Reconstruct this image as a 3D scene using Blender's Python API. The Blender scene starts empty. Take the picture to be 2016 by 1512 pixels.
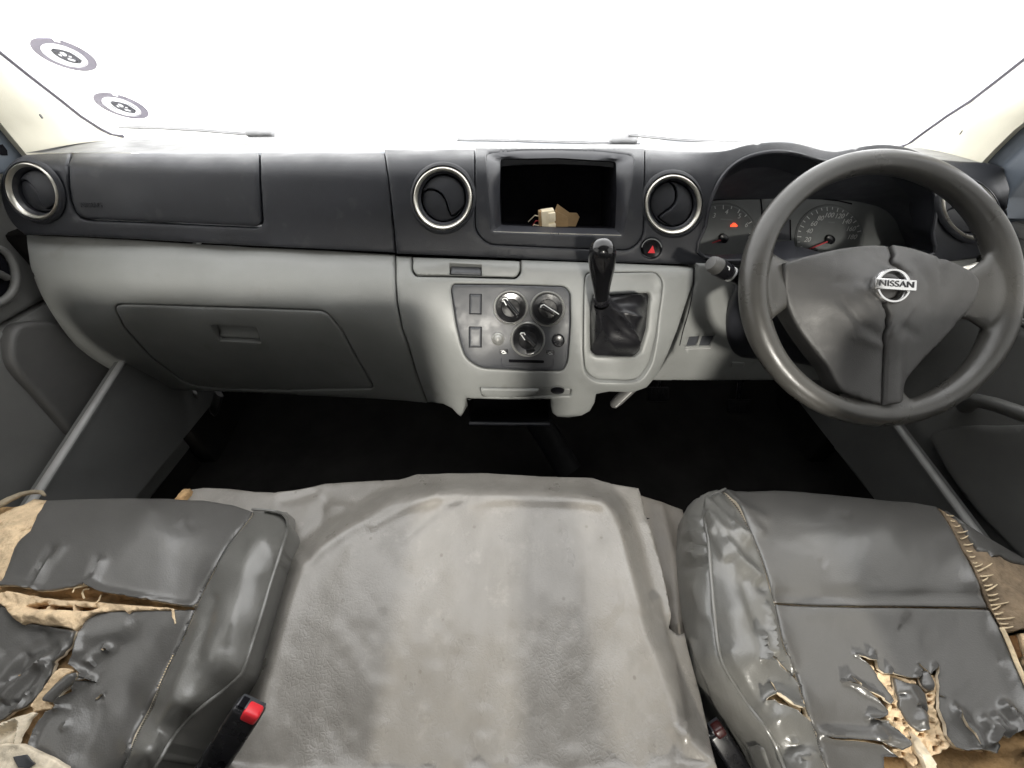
import bpy, bmesh, math, random
import numpy as np
from mathutils import Vector, Matrix
from mathutils.geometry import delaunay_2d_cdt

random.seed(7)
RNG = np.random.default_rng(7)
SC = bpy.context.scene
COL = SC.collection

# ------------------------------------------------------------------ camera
PITCH = math.radians(42.0)
CAMZ = 0.95
cam_d = bpy.data.cameras.new("camera")
cam = bpy.data.objects.new("camera", cam_d)
COL.objects.link(cam)
cam.location = (0, 0, CAMZ)
cam.rotation_euler = (math.radians(90) - PITCH, 0, 0)
cam_d.sensor_width = 36.0
cam_d.lens = 36.0 * 757.0 / 2016.0
cam_d.clip_start = 0.01
cam_d.clip_end = 3000.0
SC.camera = cam

# ------------------------------------------------------------------ sky, sun, exposure
SUN_EL, SUN_AZ = math.radians(18.5), math.radians(180)
world = bpy.data.worlds.new("World")
SC.world = world
world.use_nodes = True
wn = world.node_tree
bg = wn.nodes["Background"]
sky = wn.nodes.new("ShaderNodeTexSky")
sky.sky_type = 'NISHITA'
sky.sun_disc = False
sky.sun_elevation = SUN_EL
sky.sun_rotation = SUN_AZ
sky.dust_density = 0.3
sky.ozone_density = 1.0
hsv = wn.nodes.new("ShaderNodeHueSaturation")      # an overcast sky: nearly colourless
hsv.inputs['Saturation'].default_value = 0.03
wn.links.new(sky.outputs[0], hsv.inputs['Color'])
veil = wn.nodes.new("ShaderNodeMixRGB")               # the even white cloud layer of an overcast day over the clear sky
veil.inputs['Fac'].default_value = 0.6
veil.inputs['Color2'].default_value = (8.0, 8.0, 8.05, 1)
wn.links.new(hsv.outputs[0], veil.inputs['Color1'])
wn.links.new(veil.outputs[0], bg.inputs['Color'])
bg.inputs['Strength'].default_value = 0.15
sun_d = bpy.data.lights.new("sun", 'SUN')
sun_d.energy = 3.4
sun_d.angle = math.radians(4.5)
sun_d.color = (1.0, 0.965, 0.91)
sun = bpy.data.objects.new("sun", sun_d)
COL.objects.link(sun)
sun.rotation_euler = (math.radians(90) - SUN_EL, 0, math.pi - SUN_AZ)  # towards the same quarter as the sky's sun
SC.view_settings.view_transform = 'Standard'
SC.view_settings.look = 'None'
SC.view_settings.gamma = 1.0
SC.view_settings.exposure = 2.25
SC.render.engine = 'CYCLES'
SC.cycles.use_denoising = True
SC.cycles.max_bounces = 10
SC.cycles.diffuse_bounces = 6
SC.cycles.transparent_max_bounces = 12
SC.cycles.sample_clamp_indirect = 6.0

# ------------------------------------------------------------------ places measured in the photograph (2016 x 1512)
F, CX, CY = 757.0, 1008.0, 756.0
CP, SP = math.cos(PITCH), math.sin(PITCH)
CAM = np.array([0.0, 0.0, CAMZ])


def ray(U, V):
    U = np.asarray(U, float); V = np.asarray(V, float)
    a = (U - CX) / F; b = (CY - V) / F
    return np.stack([a, CP + SP * b, -SP + CP * b], -1)


class TPS:
    """smooth surface through control points (u, v, value)"""
    def __init__(self, pts, reg=1e-6):
        p = np.array(pts, float)
        self.c = p[:, :2] / 500.0
        n = len(p)
        A = np.zeros((n + 3, n + 3))
        A[:n, :n] = self.k(self.c[:, None], self.c[None]) + np.eye(n) * reg
        A[:n, n] = 1; A[:n, n + 1:] = self.c
        A[n, :n] = 1; A[n + 1:, :n] = self.c.T
        self.w = np.linalg.solve(A, np.concatenate([p[:, 2], np.zeros(3)]))

    def k(self, a, b):
        r2 = ((a - b) ** 2).sum(-1)
        return 0.5 * r2 * np.log(r2 + 1e-12)

    def __call__(self, U, V):
        q = np.stack([np.asarray(U, float), np.asarray(V, float)], -1) / 500.0
        sh = q.shape[:-1]; q = q.reshape(-1, 2)
        n = len(self.c)
        K = self.k(q[:, None], self.c[None])
        return (K @ self.w[:n] + self.w[n] + q @ self.w[n + 1:]).reshape(sh)


def val(f, U, V):
    return f(U, V) if callable(f) else np.full(np.shape(U), float(f))


def SY(f):
    def s(U, V):
        d = ray(U, V); return CAM + d * (val(f, U, V) / d[..., 1])[..., None]
    return s


def SZ(f):
    def s(U, V):
        d = ray(U, V); return CAM + d * (val(f, U, V) / d[..., 2])[..., None]
    return s


def SX(f):
    def s(U, V):
        d = ray(U, V); return CAM + d * (val(f, U, V) / d[..., 0])[..., None]
    return s


def ST(f):
    def s(U, V):
        return CAM + ray(U, V) * val(f, U, V)[..., None]
    return s


def SPL(p0, n):
    p0 = np.array(p0, float); n = np.array(n, float)
    def s(U, V):
        d = ray(U, V); t = ((p0 - CAM) @ n) / (d @ n)
        return CAM + d * t[..., None]
    return s


def P1(s, u, v):
    return Vector(s(np.array([float(u)]), np.array([float(v)]))[0])


def normals(s, U, V, h=1.0):
    n = np.cross(s(U + h, V) - s(U - h, V), s(U, V - h) - s(U, V + h))
    n /= np.linalg.norm(n, axis=-1, keepdims=True) + 1e-12
    flip = ((CAM - s(U, V)) * n).sum(-1) < 0
    n[flip] *= -1
    return n


def N1(s, u, v, h=2.0):
    return Vector(normals(s, np.array([float(u)]), np.array([float(v)]), h)[0])


def offset(s, d, h=1.0):
    return lambda U, V: s(U, V) + normals(s, U, V, h) * val(d, U, V)[..., None]


def tangent(s, u, v, d=0.0, h=3.0):
    """the flat plane touching a surface at a pixel"""
    n = N1(s, u, v, h)
    return SPL(np.array(P1(s, u, v) + n * d), np.array(n))


def cr(ox, oy, k, pts):
    """crop pixels to photograph pixels"""
    return [(ox + p[0] / k, oy + p[1] / k) for p in pts]


# ------------------------------------------------------------------ outlines
def resample(poly, step, closed=True):
    p = np.array([q[:2] for q in poly], float)
    out = []
    n = len(p)
    for i in range(n if closed else n - 1):
        a, b = p[i], p[(i + 1) % n]
        m = max(1, int(round(np.linalg.norm(b - a) / step)))
        for j in range(m):
            out.append(a + (b - a) * j / m)
    if not closed:
        out.append(p[-1])
    return np.array(out)


def arcsample(poly, n, closed=True):
    p = np.array([q[:2] if len(q) == 2 else q for q in poly], float)
    if closed:
        p = np.vstack([p, p[:1]])
    s = np.concatenate([[0], np.cumsum(np.linalg.norm(np.diff(p, axis=0), axis=1))])
    t = np.linspace(0, s[-1], n, endpoint=not closed)
    return np.stack([np.interp(t, s, p[:, k]) for k in range(p.shape[1])], -1)


def rp(pts, r, seg=6):
    """rounded polygon; a third number on a point is its own radius"""
    out = []
    n = len(pts)
    for i in range(n):
        p = np.array(pts[i][:2], float); rr = pts[i][2] if len(pts[i]) > 2 else r
        a = np.array(pts[i - 1][:2], float) - p; b = np.array(pts[(i + 1) % n][:2], float) - p
        la, lb = np.linalg.norm(a), np.linalg.norm(b)
        m = min(rr, la * 0.48, lb * 0.48)
        if m < 0.3:
            out.append(tuple(p)); continue
        p0, p2 = p + a / la * m, p + b / lb * m
        for j in range(seg + 1):
            t = j / seg
            q = p0 * (1 - t) ** 2 + 2 * p * t * (1 - t) + p2 * t * t
            out.append(tuple(q))
    return out


def smooth(pts, closed=True, sub=6):
    p = np.array([q[:3] for q in pts], float)
    n = len(p); out = []
    for i in range(n if closed else n - 1):
        if closed:
            a, b, c, d = p[i - 1], p[i], p[(i + 1) % n], p[(i + 2) % n]
        else:
            b, c = p[i], p[i + 1]
            a = p[i - 1] if i > 0 else 2 * b - c
            d = p[i + 2] if i + 2 < n else 2 * c - b
        for j in range(sub):
            t = j / sub
            out.append(tuple(0.5 * ((2 * b) + (c - a) * t + (2 * a - 5 * b + 4 * c - d) * t * t + (3 * b - a - 3 * c + d) * t ** 3)))
    if not closed:
        out.append(tuple(p[-1]))
    return out


def ragged(pts, amp, step, closed=True, seed=1):
    """a torn edge: the outline shaken by a few pixels"""
    q = resample(pts, step, closed)
    g = np.random.default_rng(seed)
    j = g.normal(0, amp, q.shape) * 0.6
    j[1:] = j[1:] * 0.6 + j[:-1] * 0.4
    if not closed:
        j[0] = j[-1] = 0
    return [tuple(x) for x in q + j]


def ellipse(c, e1, e2, k=1.0, n=48):
    t = np.linspace(0, 2 * math.pi, n, endpoint=False)
    return [(c[0] + k * (e1[0] * math.cos(x) + e2[0] * math.sin(x)), c[1] + k * (e1[1] * math.cos(x) + e2[1] * math.sin(x))) for x in t]


def grow(poly, d):
    p = np.array([q[:2] for q in poly], float)
    e = np.roll(p, -1, 0) - np.roll(p, 1, 0)
    nn = np.stack([e[:, 1], -e[:, 0]], -1)
    nn /= np.linalg.norm(nn, axis=1, keepdims=True) + 1e-9
    area = (p[:, 0] * np.roll(p[:, 1], -1) - np.roll(p[:, 0], -1) * p[:, 1]).sum()
    return [tuple(x) for x in p + nn * d * (1 if area > 0 else -1)]


def inside(poly, X, Y):
    p = np.array([q[:2] for q in poly], float)
    r = np.zeros(X.shape, bool)
    x0, y0 = p[:, 0], p[:, 1]; x1, y1 = np.roll(x0, -1), np.roll(y0, -1)
    for a, b, c, d in zip(x0, y0, x1, y1):
        if b == d:
            continue
        m = ((b > Y) != (d > Y))
        r ^= m & (X < (c - a) * (Y - b) / (d - b) + a)
    return r


def segdist(X, Y, A, B):
    """distance of points to the nearest of many segments"""
    out = np.full(len(X), 1e9)
    if len(A) == 0:
        return out
    D = B - A; L = (D ** 2).sum(1) + 1e-12
    for s in range(0, len(X), 2000):
        px = X[s:s + 2000, None] - A[None, :, 0]; py = Y[s:s + 2000, None] - A[None, :, 1]
        t = np.clip((px * D[:, 0] + py * D[:, 1]) / L, 0, 1)
        out[s:s + 2000] = np.sqrt(((px - t * D[:, 0]) ** 2 + (py - t * D[:, 1]) ** 2).min(1))
    return out


def polydist(poly, U, V, closed=True):
    p = np.array([q[:2] for q in poly], float)
    A = p if closed else p[:-1]
    B = np.roll(p, -1, 0) if closed else p[1:]
    sh = np.shape(U)
    return segdist(np.ravel(U), np.ravel(V), A, B).reshape(sh)


def sstep(x, a, b):
    t = np.clip((x - a) / (b - a), 0, 1); return t * t * (3 - 2 * t)


def ridges(lst):
    """folds: (points, half width in px, height in m)"""
    def f(U, V):
        h = np.zeros(np.shape(U))
        for pts, w, amp in lst:
            d = polydist(pts, U, V, closed=False)
            h = h + amp * np.exp(-(d / w) ** 2)
        return h
    return f


# cheap smooth value noise on arrays
_tab = RNG.random((64, 64))
def vnoise(X, Y):
    xi = np.floor(X).astype(int); yi = np.floor(Y).astype(int)
    fx = X - xi; fy = Y - yi
    fx = fx * fx * (3 - 2 * fx); fy = fy * fy * (3 - 2 * fy)
    g = lambda i, j: _tab[i % 64, j % 64]
    return (g(xi, yi) * (1 - fx) + g(xi + 1, yi) * fx) * (1 - fy) + (g(xi, yi + 1) * (1 - fx) + g(xi + 1, yi + 1) * fx) * fy - 0.5


# ------------------------------------------------------------------ objects
def thing(name, label, cat, loc=(0, 0, 0), group=None):
    o = bpy.data.objects.new(name, None)
    COL.objects.link(o)
    o.location = Vector(loc)
    o.empty_display_size = 0.05
    o['label'] = label; o['category'] = cat
    if group:
        o['group'] = group
    return o


def tag(o, label=None, cat=None, group=None, kind=None):
    for k, v in (('label', label), ('category', cat), ('group', group), ('kind', kind)):
        if v:
            o[k] = v
    return o


def base_of(p):
    v = Vector((0, 0, 0))
    while p is not None:
        v += p.location; p = p.parent
    return v


def mk(name, verts, faces, mat, parent=None, smoothed=True, sharp=38):
    b = base_of(parent)
    me = bpy.data.meshes.new(name)
    me.from_pydata([tuple(Vector(v) - b) for v in verts], [], [tuple(int(i) for i in f) for f in faces])
    me.validate()
    if smoothed:
        me.polygons.foreach_set('use_smooth', [True] * len(me.polygons))
        if sharp:
            me.set_sharp_from_angle(angle=math.radians(sharp))
    if mat is not None:
        me.materials.append(mat)
    o = bpy.data.objects.new(name, me)
    COL.objects.link(o)
    o.parent = parent
    return o


def panel(name, parent, mat, outline, s, step=10.0, r=4.0, rw=0.003, depth=0.015, holes=(), hr=None, hrw=None,
          off=0.0, disp=None, curl=None, nh=1.0, ddir=None, sharp=50, edge_mat=None):
    """a sheet with real edges laid on the surface s: outline and holes in the surface's own two coordinates.
    r/rw: how far in and how deep the edge is rounded; disp: relief along the normal; curl: lift of torn edges"""
    hr = r if hr is None else hr; hrw = rw if hrw is None else hrw
    ol = resample(outline, step)
    hl = [resample(h, step * 0.8) for h in holes]
    pts = [ol] + hl
    edges = []; k = 0
    for loop in pts:
        n = len(loop)
        edges += [(k + i, k + (i + 1) % n) for i in range(n)]
        k += n
    allp = np.vstack(pts)
    A = np.vstack([q for q in pts]); B = np.vstack([np.roll(q, -1, 0) for q in pts])
    extra = []
    for q, rr in [(ol, r)] + [(h, hr) for h in hl]:
        if rr > 0:
            for f in (0.15, 0.45, 1.0):
                for sg in (-1, 1):
                    extra.append(np.array(grow(q, sg * rr * f)))
    ring = np.vstack(extra) if extra else np.zeros((0, 2))
    if len(ring):
        dr = segdist(ring[:, 0], ring[:, 1], A, B)
        ring = ring[dr > 0.12 * min(x for x in (r, hr) if x > 0)]
    lo, hi = ol.min(0), ol.max(0)
    gx = np.arange(lo[0], hi[0], step); gy = np.arange(lo[1], hi[1], step * 0.866)
    G = np.array([(x + (step * 0.5 if j % 2 else 0), y) for j, y in enumerate(gy) for x in gx])
    if len(G):
        G = G[inside(ol, G[:, 0], G[:, 1])]
    if len(G):
        G = G[segdist(G[:, 0], G[:, 1], A, B) > max(r * 1.2, step * 0.45)]
    P = np.vstack([allp, ring, G]) if len(G) or len(ring) else allp
    sc = 1.0 / max(hi - lo)
    res = delaunay_2d_cdt([Vector(((x - lo[0]) * sc, (y - lo[1]) * sc)) for x, y in P], edges, [], 0, 1e-5)
    V2 = np.array([tuple(v) for v in res[0]]) / sc + lo
    T = np.array([f for f in res[2] if len(f) == 3])
    C = V2[T].mean(1)
    keep = inside(ol, C[:, 0], C[:, 1])
    for h in hl:
        keep &= ~inside(h, C[:, 0], C[:, 1])
    T = T[keep]
    used = np.unique(T)
    m = -np.ones(len(V2), int); m[used] = np.arange(len(used))
    V2 = V2[used]; T = m[T]
    e = np.sort(np.vstack([T[:, [0, 1]], T[:, [1, 2]], T[:, [2, 0]]]), axis=1)
    ue, cnt = np.unique(e, axis=0, return_counts=True)
    be = ue[cnt == 1]
    mid = V2[be].mean(1)
    outer = segdist(mid[:, 0], mid[:, 1], ol, np.roll(ol, -1, 0)) < step * 0.02 + 1e-4
    U, V = V2[:, 0], V2[:, 1]
    do = segdist(U, V, V2[be[outer][:, 0]], V2[be[outer][:, 1]])
    dh = segdist(U, V, V2[be[~outer][:, 0]], V2[be[~outer][:, 1]])
    W = s(U, V)
    nn = normals(s, U, V, nh)
    h = np.full(len(U), float(off)) if not callable(off) else off(U, V)
    for d, rr, ww in ((do, r, rw), (dh, hr, hrw)):
        if rr > 0:
            x = np.clip(1 - d / rr, 0, 1)
            h = h - ww * (1 - np.sqrt(1 - x * x * 0.999))
    if disp is not None:
        h = h + disp(U, V)
    if curl is not None:
        h = h + curl(U, V, dh)
    W = W + nn * h[:, None]
    # orientation towards the camera
    fn = np.cross(W[T[:, 1]] - W[T[:, 0]], W[T[:, 2]] - W[T[:, 0]])
    bad = (fn * nn[T[:, 0]]).sum(1) < 0
    T[bad] = T[bad][:, ::-1]
    faces = [tuple(t) for t in T]
    n_top = len(faces)
    if depth > 0:
        # skirt, directed edges
        de = {}
        for t in T:
            for i in range(3):
                de[(t[i], t[(i + 1) % 3])] = 1
        bv = np.unique(be)
        mp = {b: len(W) + i for i, b in enumerate(bv)}
        dv = -nn[bv] if ddir is None else np.tile(np.array(ddir, float), (len(bv), 1))
        W = np.vstack([W, W[bv] + dv * depth])
        for a, b in be:
            if (a, b) in de:
                faces.append((b, a, mp[a], mp[b]))
            else:
                faces.append((a, b, mp[b], mp[a]))
    o = mk(name, W, faces, mat, parent, sharp=sharp)
    if edge_mat is not None and depth > 0:      # cut edges show the backing; foam sides get black for the gap's shade
        o.data.materials.append(edge_mat)
        ix = np.zeros(len(o.data.polygons), dtype=np.int32); ix[n_top:] = 1
        o.data.polygons.foreach_set('material_index', ix)
    return o


def loft(name, parent, mat, rings, closed=True, cap0=False, cap1=False, sharp=40, flip=False):
    n = len(rings[0]); vs = []; fs = []
    for q in rings:
        vs += [tuple(x) for x in q]
    for i in range(len(rings) - 1):
        for j in range(n if closed else n - 1):
            a = i * n + j; b = i * n + (j + 1) % n
            fs.append((a, b, b + n, a + n))
    if cap0:
        fs.append(tuple(range(n))[::-1])
    if cap1:
        fs.append(tuple(range((len(rings) - 1) * n, len(rings) * n)))
    if flip:
        fs = [f[::-1] for f in fs]
    return mk(name, vs, fs, mat, parent, sharp=sharp)


def tube(name, parent, mat, path, rad, seg=12, closed=False, cap=True, flat=1.0, up=None, sharp=45):
    """round or flattened bar along a path; rad a number or one per point; flat squashes it along up"""
    p = [Vector(q) for q in path]
    n = len(p)
    R = [rad] * n if not hasattr(rad, '__len__') else list(rad)
    up0 = Vector(up) if up is not None else None
    rings = []
    ref = None
    for i in range(n):
        if closed:
            d = p[(i + 1) % n] - p[i - 1]
        else:
            d = p[min(i + 1, n - 1)] - p[max(i - 1, 0)]
        d.normalize()
        if up0 is not None:
            a = up0 - d * up0.dot(d)
        else:
            if ref is None:
                ref = Vector((0, 0, 1)) if abs(d.z) < 0.9 else Vector((1, 0, 0))
            a = ref - d * ref.dot(d)
        a.normalize(); ref = a
        b = d.cross(a)
        rr = R[i] if hasattr(R[i], '__len__') else (R[i], R[i] * flat)
        rings.append([p[i] + b * (rr[0] * math.cos(2 * math.pi * k / seg)) + a * (rr[1] * math.sin(2 * math.pi * k / seg)) for k in range(seg)])
    if closed:
        rings.append(rings[0])
        vs = []; fs = []
        for q in rings[:-1]:
            vs += q
        for i in range(n):
            for j in range(seg):
                a = i * seg + j; b = i * seg + (j + 1) % seg
                c = ((i + 1) % n) * seg
                fs.append((a, b, c + (j + 1) % seg, c + j))
        return mk(name, vs, fs, mat, parent, sharp=sharp)
    return loft(name, parent, mat, rings, cap0=cap, cap1=cap, sharp=sharp)


def elathe(name, parent, mat, prof, c, e1, e2, pl, n=56, sharp=35, cap=False, a0=0, a1=2 * math.pi):
    """turned shape whose outline is the ellipse (c, e1, e2) seen in the photograph, standing on plane pl: prof = (k, height)"""
    nrm = N1(pl, c[0], c[1])
    full = abs(a1 - a0 - 2 * math.pi) < 1e-6
    t = np.linspace(a0, a1, n, endpoint=not full)
    rings = []
    for k, h in prof:
        U = c[0] + k * (e1[0] * np.cos(t) + e2[0] * np.sin(t)); V = c[1] + k * (e1[1] * np.cos(t) + e2[1] * np.sin(t))
        rings.append(pl(U, V) + np.array(nrm) * h)
    return loft(name, parent, mat, rings, closed=full, cap1=cap, sharp=sharp)


def frame(s, u, v, d=0.0, h=3.0):
    n = N1(s, u, v, h)
    p = P1(s, u, v)
    x = P1(s, u + h, v) - P1(s, u - h, v); x -= n * x.dot(n); x.normalize()
    y = n.cross(x)
    return p + n * d, x, y, n


def pix(s, u, v):
    """metres per photograph pixel at this place"""
    p = np.array(P1(s, u, v)) - CAM
    return (p @ np.array([0, CP, -SP])) / F


def rbox(name, parent, mat, fr, size, bevel=0.002, seg=2):
    p, x, y, n = fr
    bm = bmesh.new()
    bmesh.ops.create_cube(bm, size=1.0)
    for v in bm.verts:
        v.co = Vector((v.co.x * size[0], v.co.y * size[1], v.co.z * size[2]))
    if bevel > 0:
        bmesh.ops.bevel(bm, geom=bm.edges[:], offset=bevel, segments=seg, profile=0.5, affect='EDGES')
    M = Matrix((x, y, n)).transposed()
    vs = [p + M @ v.co for v in bm.verts]
    bm.verts.index_update()
    fs = [[v.index for v in f.verts] for f in bm.faces]
    bm.free()
    return mk(name, vs, fs, mat, parent, sharp=40)


def prism(name, parent, mat, poly, fr, depth, bevel=0.0):
    """polygon (metres, in the frame's x,y) extruded along the frame's normal"""
    p, x, y, n = fr
    bm = bmesh.new()
    vs = [bm.verts.new((q[0], q[1], 0)) for q in poly]
    f = bm.faces.new(vs)
    r = bmesh.ops.extrude_face_region(bm, geom=[f])
    for v in r['geom']:
        if isinstance(v, bmesh.types.BMVert):
            v.co.z += depth
    bmesh.ops.recalc_face_normals(bm, faces=bm.faces[:])
    if bevel > 0:
        bmesh.ops.bevel(bm, geom=[e for e in bm.edges if all(v.co.z > depth * 0.5 for v in e.verts)], offset=bevel, segments=2, profile=0.5, affect='EDGES')
    M = Matrix((x, y, n)).transposed()
    bm.verts.index_update()
    V = [p + M @ v.co for v in bm.verts]
    fs = [[v.index for v in q.verts] for q in bm.faces]
    bm.free()
    return mk(name, V, fs, mat, parent, sharp=40)


def text(name, parent, mat, body, fr, size, depth=0.0003, sx=1.0, slant=0.0):
    cu = bpy.data.curves.new(name, 'FONT')
    cu.body = body; cu.size = size; cu.align_x = 'CENTER'; cu.align_y = 'CENTER'
    cu.extrude = depth; cu.shear = slant
    o = bpy.data.objects.new(name + "_tmp", cu)
    COL.objects.link(o)
    dg = bpy.context.evaluated_depsgraph_get()
    me = bpy.data.meshes.new_from_object(o.evaluated_get(dg))
    bpy.data.objects.remove(o); bpy.data.curves.remove(cu)
    p, x, y, n = fr
    M = Matrix((x, y, n)).transposed()
    V = [p + M @ Vector((v.co.x * sx, v.co.y, v.co.z)) for v in me.vertices]
    fs = [list(q.vertices) for q in me.polygons]
    bpy.data.meshes.remove(me)
    return mk(name, V, fs, mat, parent, smoothed=False)


def marks(name, parent, mat, segs, pl, w, d=0.0006):
    """fine printed strokes laid on a plane: list of pixel polylines"""
    vs = []; fs = []
    for pts in segs:
        p = np.array(pts, float)
        n = len(p)
        e = np.gradient(p, axis=0)
        nn = np.stack([-e[:, 1], e[:, 0]], -1); nn /= np.linalg.norm(nn, axis=1, keepdims=True) + 1e-9
        b = len(vs)
        for q in (p + nn * w / 2, p - nn * w / 2):
            vs += [tuple(x) for x in offset(pl, d)(q[:, 0], q[:, 1])]
        for i in range(n - 1):
            fs.append((b + i, b + i + 1, b + n + i + 1, b + n + i))
    o = mk(name, vs, fs, mat, parent, smoothed=False)
    if len(segs) > 1:
        o['kind'] = 'stuff'
    return o


# ------------------------------------------------------------------ materials
def mat_new(name):
    m = bpy.data.materials.new(name); m.use_nodes = True
    return m, m.node_tree, m.node_tree.nodes["Principled BSDF"]


def surface(name, col, rough=0.5, metal=0.0, grain=0.0, gscale=900.0, mottle=0.12, mscale=9.0, rvar=0.1, col2=None,
            spec=0.5, coat=0.0, fine=0.0, fscale=120.0, spots=None, stretch=(1, 1, 1)):
    """general procedural surface: two-scale colour mottling, roughness wear, fine grain relief"""
    m, nt, b = mat_new(name)
    N, L = nt.nodes, nt.links
    tc = N.new("ShaderNodeTexCoord")
    mp = N.new("ShaderNodeMapping"); mp.inputs['Scale'].default_value = stretch
    L.new(tc.outputs['Object'], mp.inputs['Vector'])
    n1 = N.new("ShaderNodeTexNoise"); n1.inputs['Scale'].default_value = mscale; n1.inputs['Detail'].default_value = 6; n1.inputs['Roughness'].default_value = 0.62
    L.new(mp.outputs[0], n1.inputs['Vector'])
    ramp = N.new("ShaderNodeValToRGB")
    c2 = col2 if col2 is not None else tuple(min(1, c * (1 + 2.2 * mottle)) for c in col)
    c1 = col if col2 is not None else tuple(c * (1 - mottle) for c in col)
    ramp.color_ramp.elements[0].position = 0.35; ramp.color_ramp.elements[0].color = (*c1, 1)
    ramp.color_ramp.elements[1].position = 0.68; ramp.color_ramp.elements[1].color = (*c2, 1)
    L.new(n1.outputs['Fac'], ramp.inputs['Fac'])
    last = ramp.outputs['Color']
    if spots:
        v = N.new("ShaderNodeTexNoise"); v.inputs['Scale'].default_value = spots[1]; v.inputs['Detail'].default_value = 3
        L.new(tc.outputs['Object'], v.inputs['Vector'])
        rr = N.new("ShaderNodeValToRGB")
        rr.color_ramp.elements[0].position = spots[2]; rr.color_ramp.elements[0].color = (0, 0, 0, 1)
        rr.color_ramp.elements[1].position = min(1, spots[2] + 0.08); rr.color_ramp.elements[1].color = (1, 1, 1, 1)
        L.new(v.outputs['Fac'], rr.inputs['Fac'])
        mx = N.new("ShaderNodeMixRGB"); mx.inputs['Color2'].default_value = (*spots[0], 1)
        ml = N.new("ShaderNodeMath"); ml.operation = 'MULTIPLY'; ml.inputs[1].default_value = spots[3]
        L.new(rr.outputs['Color'], ml.inputs[0]); L.new(ml.outputs[0], mx.inputs['Fac'])
        L.new(last, mx.inputs['Color1']); last = mx.outputs['Color']
    L.new(last, b.inputs['Base Color'])
    n2 = N.new("ShaderNodeTexNoise"); n2.inputs['Scale'].default_value = mscale * 3.1; n2.inputs['Detail'].default_value = 5
    L.new(mp.outputs[0], n2.inputs['Vector'])
    mr = N.new("ShaderNodeMapRange")
    mr.inputs['From Min'].default_value = 0.3; mr.inputs['From Max'].default_value = 0.7
    mr.inputs['To Min'].default_value = max(0.03, rough - rvar); mr.inputs['To Max'].default_value = min(1, rough + rvar)
    L.new(n2.outputs['Fac'], mr.inputs['Value']); L.new(mr.outputs[0], b.inputs['Roughness'])
    b.inputs['Metallic'].default_value = metal
    b.inputs['Specular IOR Level'].default_value = spec
    b.inputs['Coat Weight'].default_value = coat
    b.inputs['Coat Roughness'].default_value = 0.2
    hgt = None
    if grain > 0:
        g = N.new("ShaderNodeTexVoronoi"); g.inputs['Scale'].default_value = gscale
        L.new(tc.outputs['Object'], g.inputs['Vector'])
        bp = N.new("ShaderNodeBump"); bp.inputs['Strength'].default_value = grain; bp.inputs['Distance'].default_value = 0.0006
        L.new(g.outputs['Distance'], bp.inputs['Height']); hgt = bp
    if fine > 0:
        g = N.new("ShaderNodeTexNoise"); g.inputs['Scale'].default_value = fscale; g.inputs['Detail'].default_value = 8
        L.new(mp.outputs[0], g.inputs['Vector'])
        bp = N.new("ShaderNodeBump"); bp.inputs['Strength'].default_value = fine; bp.inputs['Distance'].default_value = 0.003
        L.new(g.outputs['Fac'], bp.inputs['Height'])
        if hgt:
            L.new(hgt.outputs[0], bp.inputs['Normal'])
        hgt = bp
    if hgt:
        L.new(hgt.outputs[0], b.inputs['Normal'])
    return m


M = {}
M['dark'] = surface("dark_plastic", (0.0200, 0.0212, 0.0255), 0.40, spec=0.38, grain=0.35, gscale=1100, mottle=0.12, mscale=7, rvar=0.08, spots=((0.06, 0.06, 0.06), 30, 0.64, 0.25))
M['darkfine'] = surface("dark_smooth_plastic", (0.024, 0.025, 0.030), 0.38, mottle=0.1, mscale=12, rvar=0.06)
M['grey'] = surface("grey_plastic", (0.172, 0.177, 0.172), 0.44, grain=0.25, gscale=1000, mottle=0.05, mscale=6, rvar=0.07, spots=((0.12, 0.115, 0.105), 22, 0.66, 0.3))
M['greypanel'] = surface("slate_plastic", (0.036, 0.038, 0.043), 0.42, grain=0.15, gscale=1200, mottle=0.08, mscale=20, rvar=0.08)
M['silver'] = surface("satin_silver", (0.62, 0.60, 0.54), 0.32, metal=0.85, mottle=0.06, mscale=30, rvar=0.06)
M['chrome'] = surface("chrome", (0.60, 0.60, 0.60), 0.22, metal=1.0, mottle=0.03, mscale=60, rvar=0.05)
M['black'] = surface("black_plastic", (0.010, 0.010, 0.012), 0.30, mottle=0.1, mscale=20, rvar=0.08)
M['gloss'] = surface("gloss_black", (0.008, 0.008, 0.009), 0.16, mottle=0.1, mscale=30, rvar=0.06)
M['void'] = surface("unlit_black_plastic", (0.003, 0.003, 0.0045), 0.8, spec=0.1, mottle=0.1, mscale=20)  # near black: shade inside openings and gaps put into the colour
M['print'] = surface("white_print", (0.62, 0.63, 0.62), 0.5, mottle=0.05, mscale=60)
M['dimprint'] = surface("grey_print", (0.19, 0.20, 0.20), 0.5, mottle=0.05, mscale=60)
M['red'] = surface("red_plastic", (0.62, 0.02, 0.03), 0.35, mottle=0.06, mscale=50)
M['darkred'] = surface("grimy_red_plastic", (0.035, 0.006, 0.006), 0.4, mottle=0.1, mscale=50)  # red button darkened to stand in for the shade between the seats
M['redlight'] = surface("red_print", (0.45, 0.05, 0.06), 0.4, mottle=0.05, mscale=50)
M['blueprint'] = surface("blue_print", (0.04, 0.08, 0.30), 0.4, mottle=0.05, mscale=50)
M['wheel'] = surface("worn_wheel_skin", (0.043, 0.0415, 0.038), 0.33, grain=0.15, gscale=700, mottle=0.08, mscale=9, rvar=0.1)
M['pad'] = surface("wheel_pad_plastic", (0.040, 0.039, 0.038), 0.48, grain=0.25, gscale=900, mottle=0.1, mscale=10, rvar=0.08)
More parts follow.
